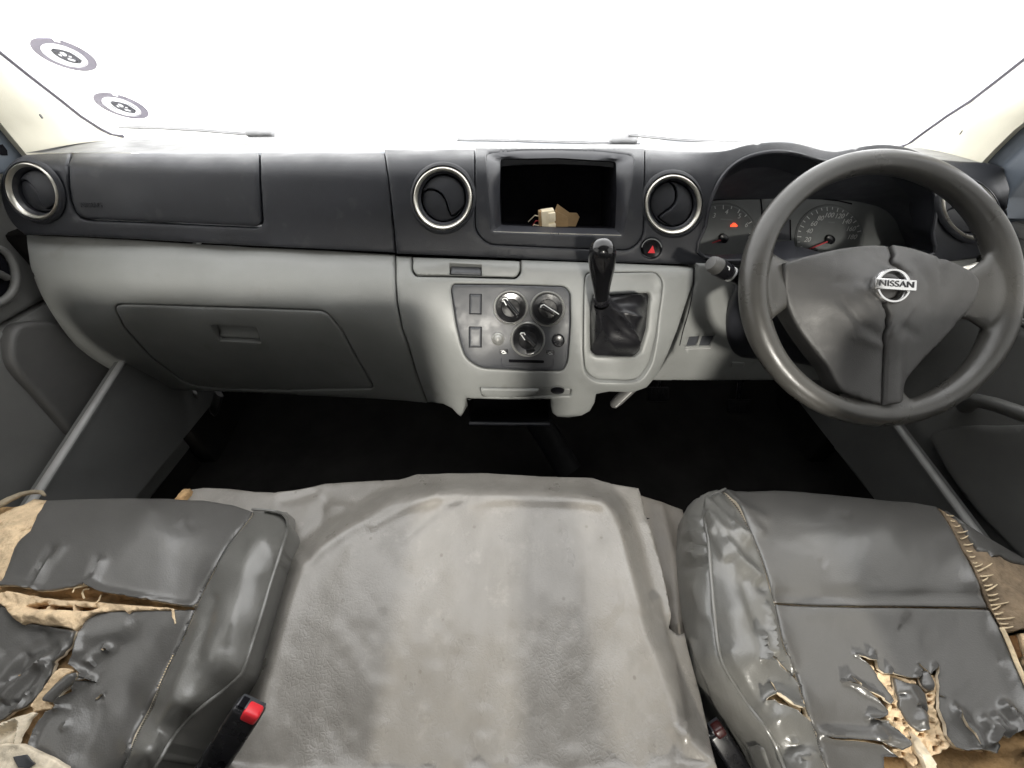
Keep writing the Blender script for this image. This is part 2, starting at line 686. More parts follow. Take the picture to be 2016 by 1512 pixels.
M['leather'] = surface("grey_leatherette", (0.088, 0.0855, 0.081), 0.34, coat=0.55, grain=0.22, gscale=620, mottle=0.05, mscale=7, rvar=0.06, fine=0.05, fscale=240)
M['leather2'] = surface("side_leatherette", (0.122, 0.120, 0.111), 0.34, coat=0.55, grain=0.2, gscale=620, mottle=0.05, mscale=7, rvar=0.05, fine=0.05, fscale=240)  # same leatherette, made paler for the light falling on bolsters and gussets
M['backing'] = surface("tear_backing", (0.55, 0.48, 0.37), 0.7, mottle=0.2, mscale=60, fine=0.3, fscale=300)
M['foam'] = surface("bare_foam", (0.36, 0.23, 0.11), 0.9, mottle=0.3, mscale=28, fine=0.8, fscale=160, spots=((0.14, 0.07, 0.03), 45, 0.60, 0.75))
M['foampale'] = surface("pale_foam", (0.62, 0.47, 0.30), 0.9, mottle=0.16, mscale=40, fine=0.8, fscale=190, spots=((0.30, 0.17, 0.07), 60, 0.63, 0.6))
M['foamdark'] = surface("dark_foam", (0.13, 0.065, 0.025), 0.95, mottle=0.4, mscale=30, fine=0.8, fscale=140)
M['backcloth'] = surface("tan_backing_cloth", (0.19, 0.14, 0.09), 0.85, mottle=0.25, mscale=30, fine=0.5, fscale=220)
M['thread'] = surface("tan_thread", (0.62, 0.50, 0.33), 0.8, mottle=0.2, mscale=80)
M['darkthread'] = surface("grey_thread", (0.09, 0.09, 0.085), 0.7, mottle=0.2, mscale=80)
M['vinyl'] = surface("worn_vinyl", (0.235, 0.217, 0.190), 0.42, mscale=7, rvar=0.12, col2=(0.31, 0.290, 0.257), grain=0.6, gscale=260, fine=0.8, fscale=130,
                     spots=((0.17, 0.157, 0.137), 17, 0.60, 0.35), stretch=(2.4, 0.7, 1))
M['under'] = surface("dull_cover", (0.15, 0.135, 0.115), 0.55, grain=0.3, gscale=400, mottle=0.12, mscale=10)
M['beige'] = surface("cream_trim", (0.62, 0.59, 0.48), 0.55, grain=0.2, gscale=800, mottle=0.05, mscale=6)
M['door'] = surface("door_plastic", (0.115, 0.115, 0.110), 0.5, grain=0.3, gscale=800, mottle=0.08, mscale=6, rvar=0.06)  # darkened to stand in for light falling off towards the sides
M['doordark'] = surface("door_dark_plastic", (0.068, 0.067, 0.065), 0.55, grain=0.3, gscale=800, mottle=0.1, mscale=8)
M['frame'] = surface("door_frame_paint", (0.085, 0.100, 0.120), 0.4, mottle=0.06, mscale=8)  # grey-blue cast of the window light put into the trim colour
M['sill'] = surface("sill_plastic", (0.24, 0.24, 0.235), 0.42, grain=0.2, gscale=800, mottle=0.1, mscale=14)
M['seal'] = surface("aged_grey_rubber", (0.16, 0.155, 0.19), 0.6, mottle=0.1, mscale=20)  # violet grey for the windscreen seal
M['rubber'] = surface("black_rubber", (0.009, 0.009, 0.010), 0.6, spec=0.2, mottle=0.15, mscale=20)
M['carpet'] = surface("black_carpet", (0.012, 0.0115, 0.011), 0.95, spec=0.05, mottle=0.15, mscale=12, fine=0.15, fscale=400)
M['liner'] = surface("headliner", (0.22, 0.215, 0.20), 0.9, mottle=0.04, mscale=6, fine=0.2, fscale=300)
M['white'] = surface("white_paint", (0.80, 0.80, 0.80), 0.25, mottle=0.03, mscale=3)
M['ground'] = surface("pale_concrete", (0.52, 0.515, 0.50), 0.9, mottle=0.1, mscale=0.6, fine=0.3, fscale=6)
M['card'] = surface("brown_card", (0.30, 0.20, 0.10), 0.85, mottle=0.12, mscale=30)
M['ivory'] = surface("ivory_plastic", (0.70, 0.62, 0.46), 0.45, mottle=0.06, mscale=40)
M['boot'] = surface("black_leatherette", (0.009, 0.009, 0.0105), 0.34, spec=0.4, grain=0.2, gscale=900, mottle=0.15, mscale=20, rvar=0.08)
M['dialface'] = surface("dial_face", (0.14, 0.148, 0.148), 0.55, mottle=0.06, mscale=20)
M['dusty'] = surface("dusty_wiper_paint", (0.50, 0.50, 0.51), 0.6, mottle=0.1, mscale=30)  # black arms coloured pale grey to imitate glare washing them out
M['ringgrey'] = surface("satin_grey_ring", (0.30, 0.30, 0.29), 0.35, metal=0.6, mottle=0.06, mscale=30, rvar=0.06)
M['dusttop'] = surface("dusty_dash_top", (0.17, 0.17, 0.165), 0.45, mottle=0.12, mscale=10, grain=0.3, gscale=1100)  # paler than the fascia, windscreen glare put into the colour
M['hem'] = surface("brown_hem", (0.24, 0.20, 0.14), 0.8, mottle=0.2, mscale=40)
M['steptrim'] = surface("step_plastic", (0.085, 0.086, 0.084), 0.5, grain=0.3, gscale=800, mottle=0.08, mscale=6)  # separate darker grey, light falloff at the footwell sides put into it
M['dust'] = surface("dusty_inner_cowl", (0.058, 0.060, 0.070), 0.6, mottle=0.1, mscale=14)  # blue-grey for the inside of the hood and the display window


def glass_mat(name, tint=(0.96, 0.96, 0.955), gl=0.04):
    m, nt, b = mat_new(name)
    N, L = nt.nodes, nt.links
    N.remove(b)
    tr = N.new("ShaderNodeBsdfTransparent"); tr.inputs['Color'].default_value = (*tint, 1)
    gs = N.new("ShaderNodeBsdfGlossy"); gs.inputs['Roughness'].default_value = 0.02
    lw = N.new("ShaderNodeLayerWeight"); lw.inputs['Blend'].default_value = 0.5
    pw = N.new("ShaderNodeMath"); pw.operation = 'POWER'; pw.inputs[1].default_value = 5.0
    sc_ = N.new("ShaderNodeMath"); sc_.operation = 'MULTIPLY_ADD'; sc_.inputs[1].default_value = 0.9; sc_.inputs[2].default_value = gl * 0.5
    L.new(lw.outputs['Facing'], pw.inputs[0]); L.new(pw.outputs[0], sc_.inputs[0])
    no = N.new("ShaderNodeTexNoise"); no.inputs['Scale'].default_value = 5
    mr = N.new("ShaderNodeMapRange"); mr.inputs['To Min'].default_value = 0.6; mr.inputs['To Max'].default_value = 1.0
    ml = N.new("ShaderNodeMath"); ml.operation = 'MULTIPLY'
    L.new(no.outputs['Fac'], mr.inputs['Value']); L.new(sc_.outputs[0], ml.inputs[0]); L.new(mr.outputs[0], ml.inputs[1])
    mx = N.new("ShaderNodeMixShader")
    L.new(ml.outputs[0], mx.inputs['Fac']); L.new(tr.outputs[0], mx.inputs[1]); L.new(gs.outputs[0], mx.inputs[2])
    L.new(mx.outputs[0], N["Material Output"].inputs['Surface'])
    return m


def film_mat(name, tint, body=(0.1, 0.1, 0.11), keep=0.5):
    """a thin printed film: some daylight comes through it"""
    m, nt, b = mat_new(name)
    N, L = nt.nodes, nt.links
    no = N.new("ShaderNodeTexNoise"); no.inputs['Scale'].default_value = 60; no.inputs['Detail'].default_value = 4
    mr = N.new("ShaderNodeMapRange"); mr.inputs['To Min'].default_value = keep - 0.06; mr.inputs['To Max'].default_value = keep + 0.06
    L.new(no.outputs['Fac'], mr.inputs['Value'])
    tr = N.new("ShaderNodeBsdfTransparent"); tr.inputs['Color'].default_value = (*tint, 1)
    b.inputs['Base Color'].default_value = (*body, 1); b.inputs['Roughness'].default_value = 0.4
    mx = N.new("ShaderNodeMixShader")
    L.new(mr.outputs[0], mx.inputs['Fac']); L.new(tr.outputs[0], mx.inputs[1]); L.new(b.outputs[0], mx.inputs[2])
    L.new(mx.outputs[0], N["Material Output"].inputs['Surface'])
    return m


M['glass'] = glass_mat("window_glass")
M['tint'] = glass_mat("tinted_glass", (0.57, 0.567, 0.555))  # tint added to the door and rear glass to dim light from there
def vinyl_mat():
    m = surface("creased_vinyl", (0.172, 0.161, 0.144), 0.36, coat=0.35, mscale=7, rvar=0.12, col2=(0.228, 0.215, 0.195), spots=((0.135, 0.126, 0.112), 17, 0.60, 0.35), stretch=(1.3, 0.9, 1))
    nt = m.node_tree; N, L = nt.nodes, nt.links
    b = N["Principled BSDF"]
    tc = N.new("ShaderNodeTexCoord")
    # pressed leather grain: warped cells with fine creases, in patches
    w = N.new("ShaderNodeTexNoise"); w.inputs['Scale'].default_value = 90; w.inputs['Detail'].default_value = 4
    L.new(tc.outputs['Object'], w.inputs['Vector'])
    mix = N.new("ShaderNodeMixRGB"); mix.inputs['Fac'].default_value = 0.012
    L.new(tc.outputs['Object'], mix.inputs['Color1']); L.new(w.outputs['Color'], mix.inputs['Color2'])
    v = N.new("ShaderNodeTexVoronoi"); v.feature = 'DISTANCE_TO_EDGE'; v.inputs['Scale'].default_value = 210
    L.new(mix.outputs[0], v.inputs['Vector'])
    mr = N.new("ShaderNodeMapRange"); mr.inputs['From Max'].default_value = 0.22
    L.new(v.outputs['Distance'], mr.inputs['Value'])
    pt = N.new("ShaderNodeTexNoise"); pt.inputs['Scale'].default_value = 11; pt.inputs['Detail'].default_value = 3
    L.new(tc.outputs['Object'], pt.inputs['Vector'])
    pr = N.new("ShaderNodeMapRange"); pr.inputs['From Min'].default_value = 0.38; pr.inputs['From Max'].default_value = 0.62; pr.inputs['To Min'].default_value = 0.05; pr.inputs['To Max'].default_value = 0.22
    L.new(pt.outputs['Fac'], pr.inputs['Value'])
    b1 = N.new("ShaderNodeBump"); b1.inputs['Distance'].default_value = 0.0012
    L.new(pr.outputs[0], b1.inputs['Strength']); L.new(mr.outputs[0], b1.inputs['Height'])
    f = N.new("ShaderNodeTexNoise"); f.inputs['Scale'].default_value = 420; f.inputs['Detail'].default_value = 5
    L.new(tc.outputs['Object'], f.inputs['Vector'])
    b2 = N.new("ShaderNodeBump"); b2.inputs['Strength'].default_value = 0.12; b2.inputs['Distance'].default_value = 0.001
    L.new(f.outputs['Fac'], b2.inputs['Height']); L.new(b1.outputs[0], b2.inputs['Normal'])
    L.new(b2.outputs[0], b.inputs['Normal'])
    # scuffs: pale rubbed streaks and a few dark specks
    base = b.inputs['Base Color'].links[0].from_socket
    sc2 = N.new("ShaderNodeTexNoise"); sc2.inputs['Scale'].default_value = 34; sc2.inputs['Detail'].default_value = 7; sc2.inputs['Roughness'].default_value = 0.7
    L.new(tc.outputs['Object'], sc2.inputs['Vector'])
    r2 = N.new("ShaderNodeMapRange"); r2.inputs['From Min'].default_value = 0.56; r2.inputs['From Max'].default_value = 0.72; r2.inputs['To Max'].default_value = 0.40
    L.new(sc2.outputs['Fac'], r2.inputs['Value'])
    mx = N.new("ShaderNodeMixRGB"); mx.inputs['Color2'].default_value = (0.32, 0.303, 0.275, 1)
    L.new(r2.outputs[0], mx.inputs['Fac']); L.new(base, mx.inputs['Color1'])
    sp = N.new("ShaderNodeTexVoronoi"); sp.inputs['Scale'].default_value = 26
    L.new(tc.outputs['Object'], sp.inputs['Vector'])
    r3 = N.new("ShaderNodeMapRange"); r3.inputs['From Min'].default_value = 0.075; r3.inputs['From Max'].default_value = 0.045; r3.inputs['To Max'].default_value = 0.7
    L.new(sp.outputs['Distance'], r3.inputs['Value'])
    mx2 = N.new("ShaderNodeMixRGB"); mx2.inputs['Color2'].default_value = (0.13, 0.115, 0.095, 1)
    L.new(r3.outputs[0], mx2.inputs['Fac']); L.new(mx.outputs[0], mx2.inputs['Color1'])
    L.new(mx2.outputs[0], b.inputs['Base Color'])
    return m


M['vinyl'] = vinyl_mat()
M['film'] = film_mat("smoked_film", (0.30, 0.285, 0.345))  # violet-grey see-through tint imitates lens glare over the sticker ring
M['filmdark'] = film_mat("dark_film", (0.20, 0.20, 0.225))  # crest lightened the same way for the glare
M['filmpale'] = film_mat("pale_film", (0.8, 0.82, 0.86), (0.8, 0.8, 0.8), 0.3)


def lamp_mat(name, col, strength):
    m, nt, b = mat_new(name)
    b.inputs['Base Color'].default_value = (*col, 1)
    b.inputs['Emission Color'].default_value = (*col, 1)
    b.inputs['Emission Strength'].default_value = strength
    return m


M['warn'] = lamp_mat("lit_warning_lamp", (1.0, 0.06, 0.02), 0.55)

# ================================================================== the setting: ground outside and the van's shell
def quad_sheet(name, mat, pts, parent=None):
    return mk(name, pts, [tuple(range(len(pts)))], mat, parent, smoothed=False)


def slab(name, mat, x0, x1, y0, y1, z0, z1, bevel=0.004, parent=None):
    return rbox(name, parent, mat, (Vector(((x0 + x1) / 2, (y0 + y1) / 2, (z0 + z1) / 2)), Vector((1, 0, 0)), Vector((0, 1, 0)), Vector((0, 0, 1))),
                (x1 - x0, y1 - y0, z1 - z0), bevel)


g = quad_sheet("ground", M['ground'], [(-900, -900, -0.75), (900, -900, -0.75), (900, 900, -0.75), (-900, 900, -0.75)])
tag(g, kind='structure')
ZF = 0.06
# cab floor: one carpeted tray with the footwell front turned up
bm_pts = []
rings = []
for (y, z) in [(-1.75, ZF), (0.70, ZF), (0.86, ZF + 0.03), (0.97, ZF + 0.16), (1.0, ZF + 0.34), (1.0, 0.74)]:
    rings.append([(x, y, z + 0.006 * vnoise(np.array(x * 9), np.array(y * 9))) for x in np.linspace(-0.93, 0.93, 24)])
o = loft("cab_floor", None, M['carpet'], rings, closed=False); tag(o, kind='structure')
o = slab("roof", M['liner'], -0.84, 0.84, -1.75, 0.26, 1.50, 1.56, 0.02); tag(o, kind='structure')
for sx, nm in ((-1, "side_wall"), (1, "side_wall")):
    x0, x1 = (-0.97, -0.91) if sx < 0 else (0.91, 0.97)
    o = slab(nm, M['liner'], x0, x1, -1.75, -0.42, 0.0, 1.425, 0.01); tag(o, kind='structure')
    o = slab("roof_rail", M['liner'], x0 + (0.03 if sx < 0 else -0.11), x1 + (0.11 if sx < 0 else -0.03), -1.75, 0.24, 1.43, 1.495, 0.01); tag(o, kind='structure')
for sg in (-1, 1):
    x0, x1 = sorted((.905 * sg, .965 * sg))
    o = slab("cowl_side", M['rubber'], x0, x1, .60, 1.02, 0.0, .77, .01); tag(o, kind='structure')
    x0, x1 = sorted((.835 * sg, .905 * sg))
    o = slab("footwell_side", M['carpet'], x0, x1, .66, 1.02, 0.0, .70, .01); tag(o, kind='structure')
    x0, x1 = sorted((.875 * sg, .905 * sg))
    o = slab("footwell_side", M['carpet'], x0, x1, -.40, .66, 0.0, .50, .01); tag(o, kind='structure')
o = slab("rear_wall", M['liner'], -.97, .97, -1.81, -1.75, 0.0, 0.97, .01); tag(o, kind='structure')
o = slab("rear_wall", M['liner'], -.97, .97, -1.81, -1.75, 1.46, 1.56, .01); tag(o, kind='structure')
for sg in (-1, 1):
    x0, x1 = sorted((.80 * sg, .97 * sg))
    o = slab("wall_pillar", M['liner'], x0, x1, -1.81, -1.75, .975, 1.455, .01); tag(o, kind='structure')
o = slab("rear_window", M['tint'], -.80, .80, -1.79, -1.785, .97, 1.46, 0); tag(o, kind='structure')

# ================================================================== dashboard
DASH = thing("dashboard", "dark grey over light grey van dashboard with empty radio opening, below the windscreen", "dashboard", (0, 0.66, 0.62))
_YU = TPS([(-60, 330, .68), (10, 350, .672), (0, 420, .66), (45, 460, .648), (60, 330, .672), (150, 330, .670), (150, 400, .655), (300, 330, .670), (300, 400, .652), (300, 470, .640),
          (500, 330, .670), (500, 400, .652), (500, 480, .640), (640, 330, .670), (640, 400, .652), (757, 330, .670), (760, 400, .652), (780, 495, .640),
          (935, 330, .671), (935, 400, .655), (935, 500, .638), (1100, 330, .672), (1100, 400, .656), (1100, 505, .638), (1268, 330, .671), (1268, 400, .654), (1268, 512, .636),
          (1350, 330, .668), (1350, 400, .652), (1370, 515, .632), (1430, 297, .678), (1469, 287, .668), (1469, 312, .652), (1524, 281, .665), (1524, 304, .648), (1611, 297, .668), (1611, 316, .650), (1663, 297, .668), (1663, 318, .650),
          (1735, 286, .664), (1735, 312, .648), (1792, 295, .668), (1792, 330, .652), (1830, 311, .68), (1836, 400, .652), (1820, 505, .644), (1385, 440, .645), (1900, 319, .71), (1910, 400, .668), (1930, 505, .665), (1985, 350, .715), (1980, 430, .69)], reg=1e-4)
def YU(U, V):
    """the fascia, with its crest rolled forward towards the windscreen"""
    U = np.asarray(U, float); V = np.asarray(V, float)
    c = np.interp(V, [290, 294, 299, 303, 307, 311, 316, 323, 332, 342, 356], [.076, .066, .054, .042, .031, .022, .0145, .008, .0035, .001, 0])
    return _YU(U, V) + c * (1 - sstep(U, 1330, 1420)) * sstep(U, 15, 90)
SU = SY(YU)
# --- upper panel, passenger side (notched round the airbag cover)
AB = [(144, 300), (135, 323), (137, 368), (141, 395), (149, 417), (158, 426), (172, 431), (300, 437), (503, 446), (511, 443), (514, 434), (512, 400), (509, 347), (509, 300)]
ABg = [(139, 299), (131, 323), (133, 369), (137, 397), (145, 419), (155, 430), (171, 434.5), (300, 440), (503, 449.5), (513, 446), (517.5, 435), (515.5, 400), (512, 347), (512, 299)]
left_pod = smooth([(46, 462), (22, 440), (6, 408), (-2, 372), (4, 342), (22, 318), (48, 303)], closed=False, sub=5)
outl = [(778, 498)] + [(640, 491), (500, 484.5), (400, 479), (250, 470), (120, 464)] + left_pod + [(90, 300)] + ABg + [(640, 299), (757, 299), (766, 360), (773, 430)]
VENTS = [((66, 376), (51, 14), (0, 53.2), 0.0), ((872, 390), (57, 0), (0, 61), 0.0), ((1325, 402), (55, 0), (0, 58), 1.25), ((1908, 413), (56, 15), (0, 56), -0.75)]
vh = [ellipse(c, a, b, 1.03, 56) for c, a, b, _ in VENTS]
panel("passenger_upper_panel", DASH, M['dark'], outl, SU, step=11, r=4, rw=.003, depth=.03, holes=[vh[0]], hr=3, hrw=.002)
bag = panel("airbag_cover", DASH, M['dark'], AB, SU, step=12, r=4, rw=.0025, depth=.02, off=.0005)
tf = frame(offset(SU, .0012), 180, 404)
text("embossed_lettering", bag, M['dark'], "AIRBAG", tf, .0105, .0005)
# --- main fascia (centre and driver), notched round the screen surround
CO = rp([(936, 296), (937, 455, 26), (962, 479.5, 14), (1100, 486), (1240, 491, 16), (1264, 466, 24), (1267.5, 296)], 0.1)
COg = rp([(934.8, 296), (935.8, 456, 26), (961.5, 480.7, 14), (1100, 487.2), (1240.5, 492.2, 16), (1265.2, 466.5, 24), (1268.7, 296)], 0.1)
open_ring = smooth([(1386, 506), (1389, 440), (1401, 388), (1425, 345), (1465, 315), (1515, 303), (1560, 306), (1605, 319), (1645, 325), (1690, 318), (1740, 312), (1790, 330), (1822, 362), (1837, 400), (1831, 455), (1815, 506), (1600, 509)], sub=4)
hood = smooth([(1330, 300), (1380, 302), (1430, 297), (1469, 287), (1524, 281), (1566, 284), (1611, 296), (1639, 300), (1663, 297), (1715, 287), (1757, 287), (1792, 295), (1830, 311), (1870, 317), (1934, 321), (1969, 331), (1984, 352), (1981, 390), (1969, 435), (1950, 480), (1920, 508)], closed=False, sub=4)
fo = [(757.5, 297), (845, 297)] + COg + hood + [(1830, 520), (1600, 521), (1390, 522), (1370, 521), (1180, 515), (1000, 508), (781, 499), (775, 430), (767, 360)]
hz = ellipse((1281, 488), (20.5, 0), (0, 20), 1.0, 32)
panel("main_fascia", DASH, M['dark'], fo, SU, step=11, r=5, rw=.004, depth=.03, holes=[vh[1], vh[2], vh[3], open_ring, hz], hr=3, hrw=.0018, off=.004)
# --- screen surround with flared bezel and the empty opening
bez0 = rp([(957, 305, 10), (1030, 299), (1100, 298.5), (1180, 301), (1247, 309, 10), (1243, 360), (1232, 420), (1224, 463, 5), (1100, 460.5), (968, 455, 5), (966, 420), (962, 360)], 8)
bez1 = rp([(985, 313, 6), (1100, 311), (1213, 318, 6), (1214, 380), (1211, 450, 3), (1100, 448), (986, 443, 3), (984, 380)], 5)
sur = panel("screen_surround", DASH, M['dark'], CO, SU, step=10, r=2.5, rw=.0012, depth=.02, holes=[bez0], hr=3.5, hrw=.003, off=.004)
def dring(poly, s, n=96, off=0.0):
    q = arcsample(poly, n)
    return offset(s, off)(q[:, 0], q[:, 1]) if off else s(q[:, 0], q[:, 1])
def aligned(poly, n, at):
    """arc samples that start at the vertex nearest a pixel"""
    p = [tuple(x[:2]) for x in poly]
    i = min(range(len(p)), key=lambda k: (p[k][0] - at[0]) ** 2 + (p[k][1] - at[1]) ** 2)
    return arcsample(p[i:] + p[:i], n)
def bylines(poly, corners, n):
    """samples with the same share between given corners, so that lofted rings keep their corners together"""
    p = [tuple(x[:2]) for x in poly]
    idx = [min(range(len(p)), key=lambda k: (p[k][0] - a) ** 2 + (p[k][1] - b) ** 2) for a, b in corners]
    out = []
    for k in range(len(idx)):
        i, j = idx[k], idx[(k + 1) % len(idx)]
        seg = p[i:j + 1] if j > i else p[i:] + p[:j + 1]
        q = arcsample(seg, n + 1, closed=False)
        out.append(q[:-1])
    return np.vstack(out)
b0 = bylines(bez0, [(957, 305), (1247, 309), (1224, 463), (968, 455)], 24)
b1 = bylines(bez1, [(985, 313), (1213, 318), (1211, 450), (986, 443)], 24)
SB = SY(lambda U, V: YU(U, V) + .020)
w0 = offset(SU, .002)(b0[:, 0], b0[:, 1]); w1 = SB(b1[:, 0], b1[:, 1])
r05 = w0 * 0.45 + w1 * 0.55 + np.array([0, -.004, 0])
loft("screen_bezel", sur, M['darkfine'], [w0, w0 * .8 + w1 * .2 + np.array([0, -.002, 0]), r05, w1], sharp=55)
tube("bezel_edge", sur, M['silver'], [Vector(x) for x in offset(SU, .0018)(np.linspace(970, 1223, 20), np.linspace(456, 463.2, 20))], .0009, seg=6)
wb = w1 + np.array([0, .115, -.035])
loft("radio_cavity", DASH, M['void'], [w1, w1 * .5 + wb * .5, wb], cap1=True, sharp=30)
# --- hazard switch
hb = elathe("hazard_button", DASH, M['gloss'], [(1.0, -.004), (.98, .005), (.90, .0072), (.5, .0062), (0.001, .006)], (1281, 488), (18.5, 0), (0, 18.5), tangent(SU, 1281, 488))
fr = frame(tangent(SU, 1281, 488), 1281, 489.5, .0068)
s_ = pix(SU, 1281, 489)
prism("hazard_triangle", hb, M['red'], [(-7 * s_, -6.5 * s_), (7 * s_, -6.5 * s_), (0, 7.5 * s_)], fr, .0008)
tpl = tangent(SU, 1281, 488)
marks("button_rim", hb, M['dimprint'], [[(1281 + 19.4 * math.cos(t), 488 + 19 * math.sin(t)) for t in np.linspace(math.pi * 1.04, math.pi * 1.96, 20)]], tpl, 1.6, .0062)

# --- round air vents
def air_vent(i, c, e1, e2, rot, lab):
    pl = tangent(SU, c[0], c[1], .003, 25)
    v = elathe("air_vent", DASH, M['silver'], [(1.03, -.012), (1.025, .001), (1.0, .0032), (.965, .0042), (.92, .0028), (.875, -.001), (.865, -.004)], c, e1, e2, pl, n=72)
    v['label'] = lab
    elathe("vent_barrel", v, M['darkfine'], [(.872, -.001), (.84, -.004), (.80, -.006), (.79, -.016), (.80, -.05), (.4, -.055), (.001, -.055)], c, e1, e2, pl, n=56)
    elathe("vent_collar", v, M['dark'], [(1.18, -.002), (1.13, .0015), (1.06, .003), (1.035, .0015), (1.03, -.01)], c, e1, e2, pl, n=72)
    E1, E2 = np.array(e1, float), np.array(e2, float)
    def w(p):
        x, y = p
        x, y = x * math.cos(rot) - y * math.sin(rot), x * math.sin(rot) + y * math.cos(rot)
        return tuple(np.array(c) + x * E1 + y * E2)
    curve = smooth([(-.74, -.18), (-.55, -.27), (-.30, -.26), (-.05, -.12), (.10, .10), (.17, .32), (.24, .50), (.30, .58), (.45, .50), (.70, .27)], closed=False, sub=5)
    R = .755
    a0 = math.atan2(curve[0][1], curve[0][0]); a1 = math.atan2(curve[-1][1], curve[-1][0])
    cc = [(q[0], q[1]) for q in curve]
    cc[0] = (R * math.cos(a0), R * math.sin(a0)); cc[-1] = (R * math.cos(a1), R * math.sin(a1))
    up = [(R * math.cos(t), R * math.sin(t)) for t in np.linspace(a1, a0 - 0 if a0 < a1 else a0 - 2 * math.pi, 26)][1:-1]
    lo = [(R * math.cos(t), R * math.sin(t)) for t in np.linspace(a1, a0 + 2 * math.pi, 34)][1:-1]
    A = np.linalg.inv(np.stack([E1, E2], 1))
    def dome(U, V):
        q = np.stack([U - c[0], V - c[1]], -1) @ A.T
        return .007 * (1 - (q ** 2).sum(-1) / R ** 2)
    for part, sh, lift in ((up, -.025, .000), (lo, .025, -.0035)):
        poly = [w((x, y)) for x, y in [(q[0] + (.022 if sh < 0 else -.022) * .6, q[1] + sh) for q in cc] + part]
        panel("vent_flap", v, M['dark'], poly, offset(pl, -.0065), step=6, r=2.5, rw=.0018, depth=.012, disp=lambda U, V: dome(U, V), off=lift)
    return v
air_vent(0, *VENTS[0], "outer vent by the passenger door, its flap turned open")
air_vent(1, *VENTS[1], "vent left of the radio opening")
air_vent(2, *VENTS[2], "vent between the radio opening and the instruments")
air_vent(3, *VENTS[3], "outer vent half hidden behind the steering wheel")

# --- dash top, from the crest back to the foot of the windscreen
ct = [(x, 299) for x in np.linspace(48, 740, 24)] + [(757.5, 297), (845, 297), (935, 296), (1100, 295.5), (1268, 296)] + hood[:int(len(hood) * .80)]
ct = np.array([q[:2] for q in ct])
c0 = offset(SU, .0)(ct[:, 0], ct[:, 1]); c0[:, 2] -= .0012
rings = []
WB_Y, WB_Z = .955, CAMZ - .158
for t in np.linspace(0, 1, 12):
    q = c0.copy()
    yb = WB_Y - .05 * (np.abs(q[:, 0]) / .8) ** 3
    q[:, 1] = c0[:, 1] * (1 - t) + yb * t
    z1 = CAMZ + np.interp(q[:, 0], [-.8, -.45, -.12, .3, .42, .8], [-.153, -.154, -.1695, -.1695, -.163, -.166])
    q[:, 2] = c0[:, 2] * (1 - t ** 0.8) + z1 * t ** 0.8 + .004 * math.sin(math.pi * t)
    q[:, 0] = c0[:, 0] * (1 + .02 * t)
    rings.append(q)
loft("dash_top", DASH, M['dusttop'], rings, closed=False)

# --- lower dash, passenger side, with the glovebox lid
YL = TPS([(50, 468, .650), (60, 520, .628), (120, 600, .606), (215, 745, .640), (130, 480, .646), (250, 476, .643), (250, 520, .610), (250, 560, .588), (250, 600, .578), (250, 680, .604), (300, 765, .668),
          (450, 488, .640), (450, 530, .606), (450, 570, .584), (450, 610, .575), (450, 700, .608), (450, 775, .672), (640, 496, .638), (640, 540, .604), (640, 580, .584), (640, 620, .574), (640, 700, .604), (640, 782, .664),
          (778, 505, .634), (778, 545, .604), (780, 600, .580), (790, 680, .578), (830, 788, .612), (900, 515, .626), (900, 560, .606), (900, 640, .572), (900, 720, .548), (900, 765, .545), (910, 815, .548),
          (1000, 514, .624), (1000, 560, .606), (1000, 640, .572), (1000, 720, .548), (1000, 785, .545), (1120, 520, .622), (1120, 560, .604), (1120, 640, .570), (1120, 720, .546), (1120, 790, .545), (1165, 820, .56),
          (1220, 524, .620), (1220, 560, .602), (1220, 640, .566), (1220, 720, .536), (1220, 765, .532), (1310, 526, .622), (1310, 570, .606), (1320, 640, .588), (1290, 720, .560), (1370, 528, .626), (1370, 580, .614)], reg=2e-4)
_YL = YL
YL = lambda U, V: _YL(U, V) + .012 * sstep(-np.asarray(V, float) + (466 + 48 * np.asarray(U, float) / 1370), -26, 0)
SL = SY(YL)
gl = rp([(222, 600, 18), (300, 602), (640, 613, 16), (671, 650), (702, 708), (735, 764, 8), (560, 768), (420, 764), (372, 758, 20), (300, 705), (245, 645)], 8)
glg = grow(gl, 2.6)
lp = [(49, 462)] + smooth([(52, 490), (60, 535), (84, 592), (130, 662), (180, 715), (215, 746)], closed=False, sub=4) + [(290, 764), (385, 771), (560, 778), (740, 787), (800, 791), (838, 795), (818, 738), (801, 680), (789, 646), (780, 596), (777, 550), (777, 499), (640, 491), (500, 485), (400, 479.5), (250, 470.5), (120, 464.5)]
panel("passenger_lower_panel", DASH, M['grey'], lp, SL, step=13, r=5, rw=.004, depth=.03, holes=[glg], hr=3, hrw=.002)
ltch = rp([(414, 640, 4), (505, 645, 4), (514, 676, 3), (432, 671, 3)], 3)
lid = panel("glovebox_lid", DASH, M['grey'], gl, SL, step=12, r=4, rw=.0022, depth=.02, holes=[ltch], hr=2.5, hrw=.0016)
panel("glovebox_latch", lid, M['grey'], [(416, 641), (503, 646), (512, 670), (431, 667)], SL, step=6, r=3, rw=.003, depth=.008,
      off=lambda U, V: -.010 + .009 * sstep(V, 655, 671))
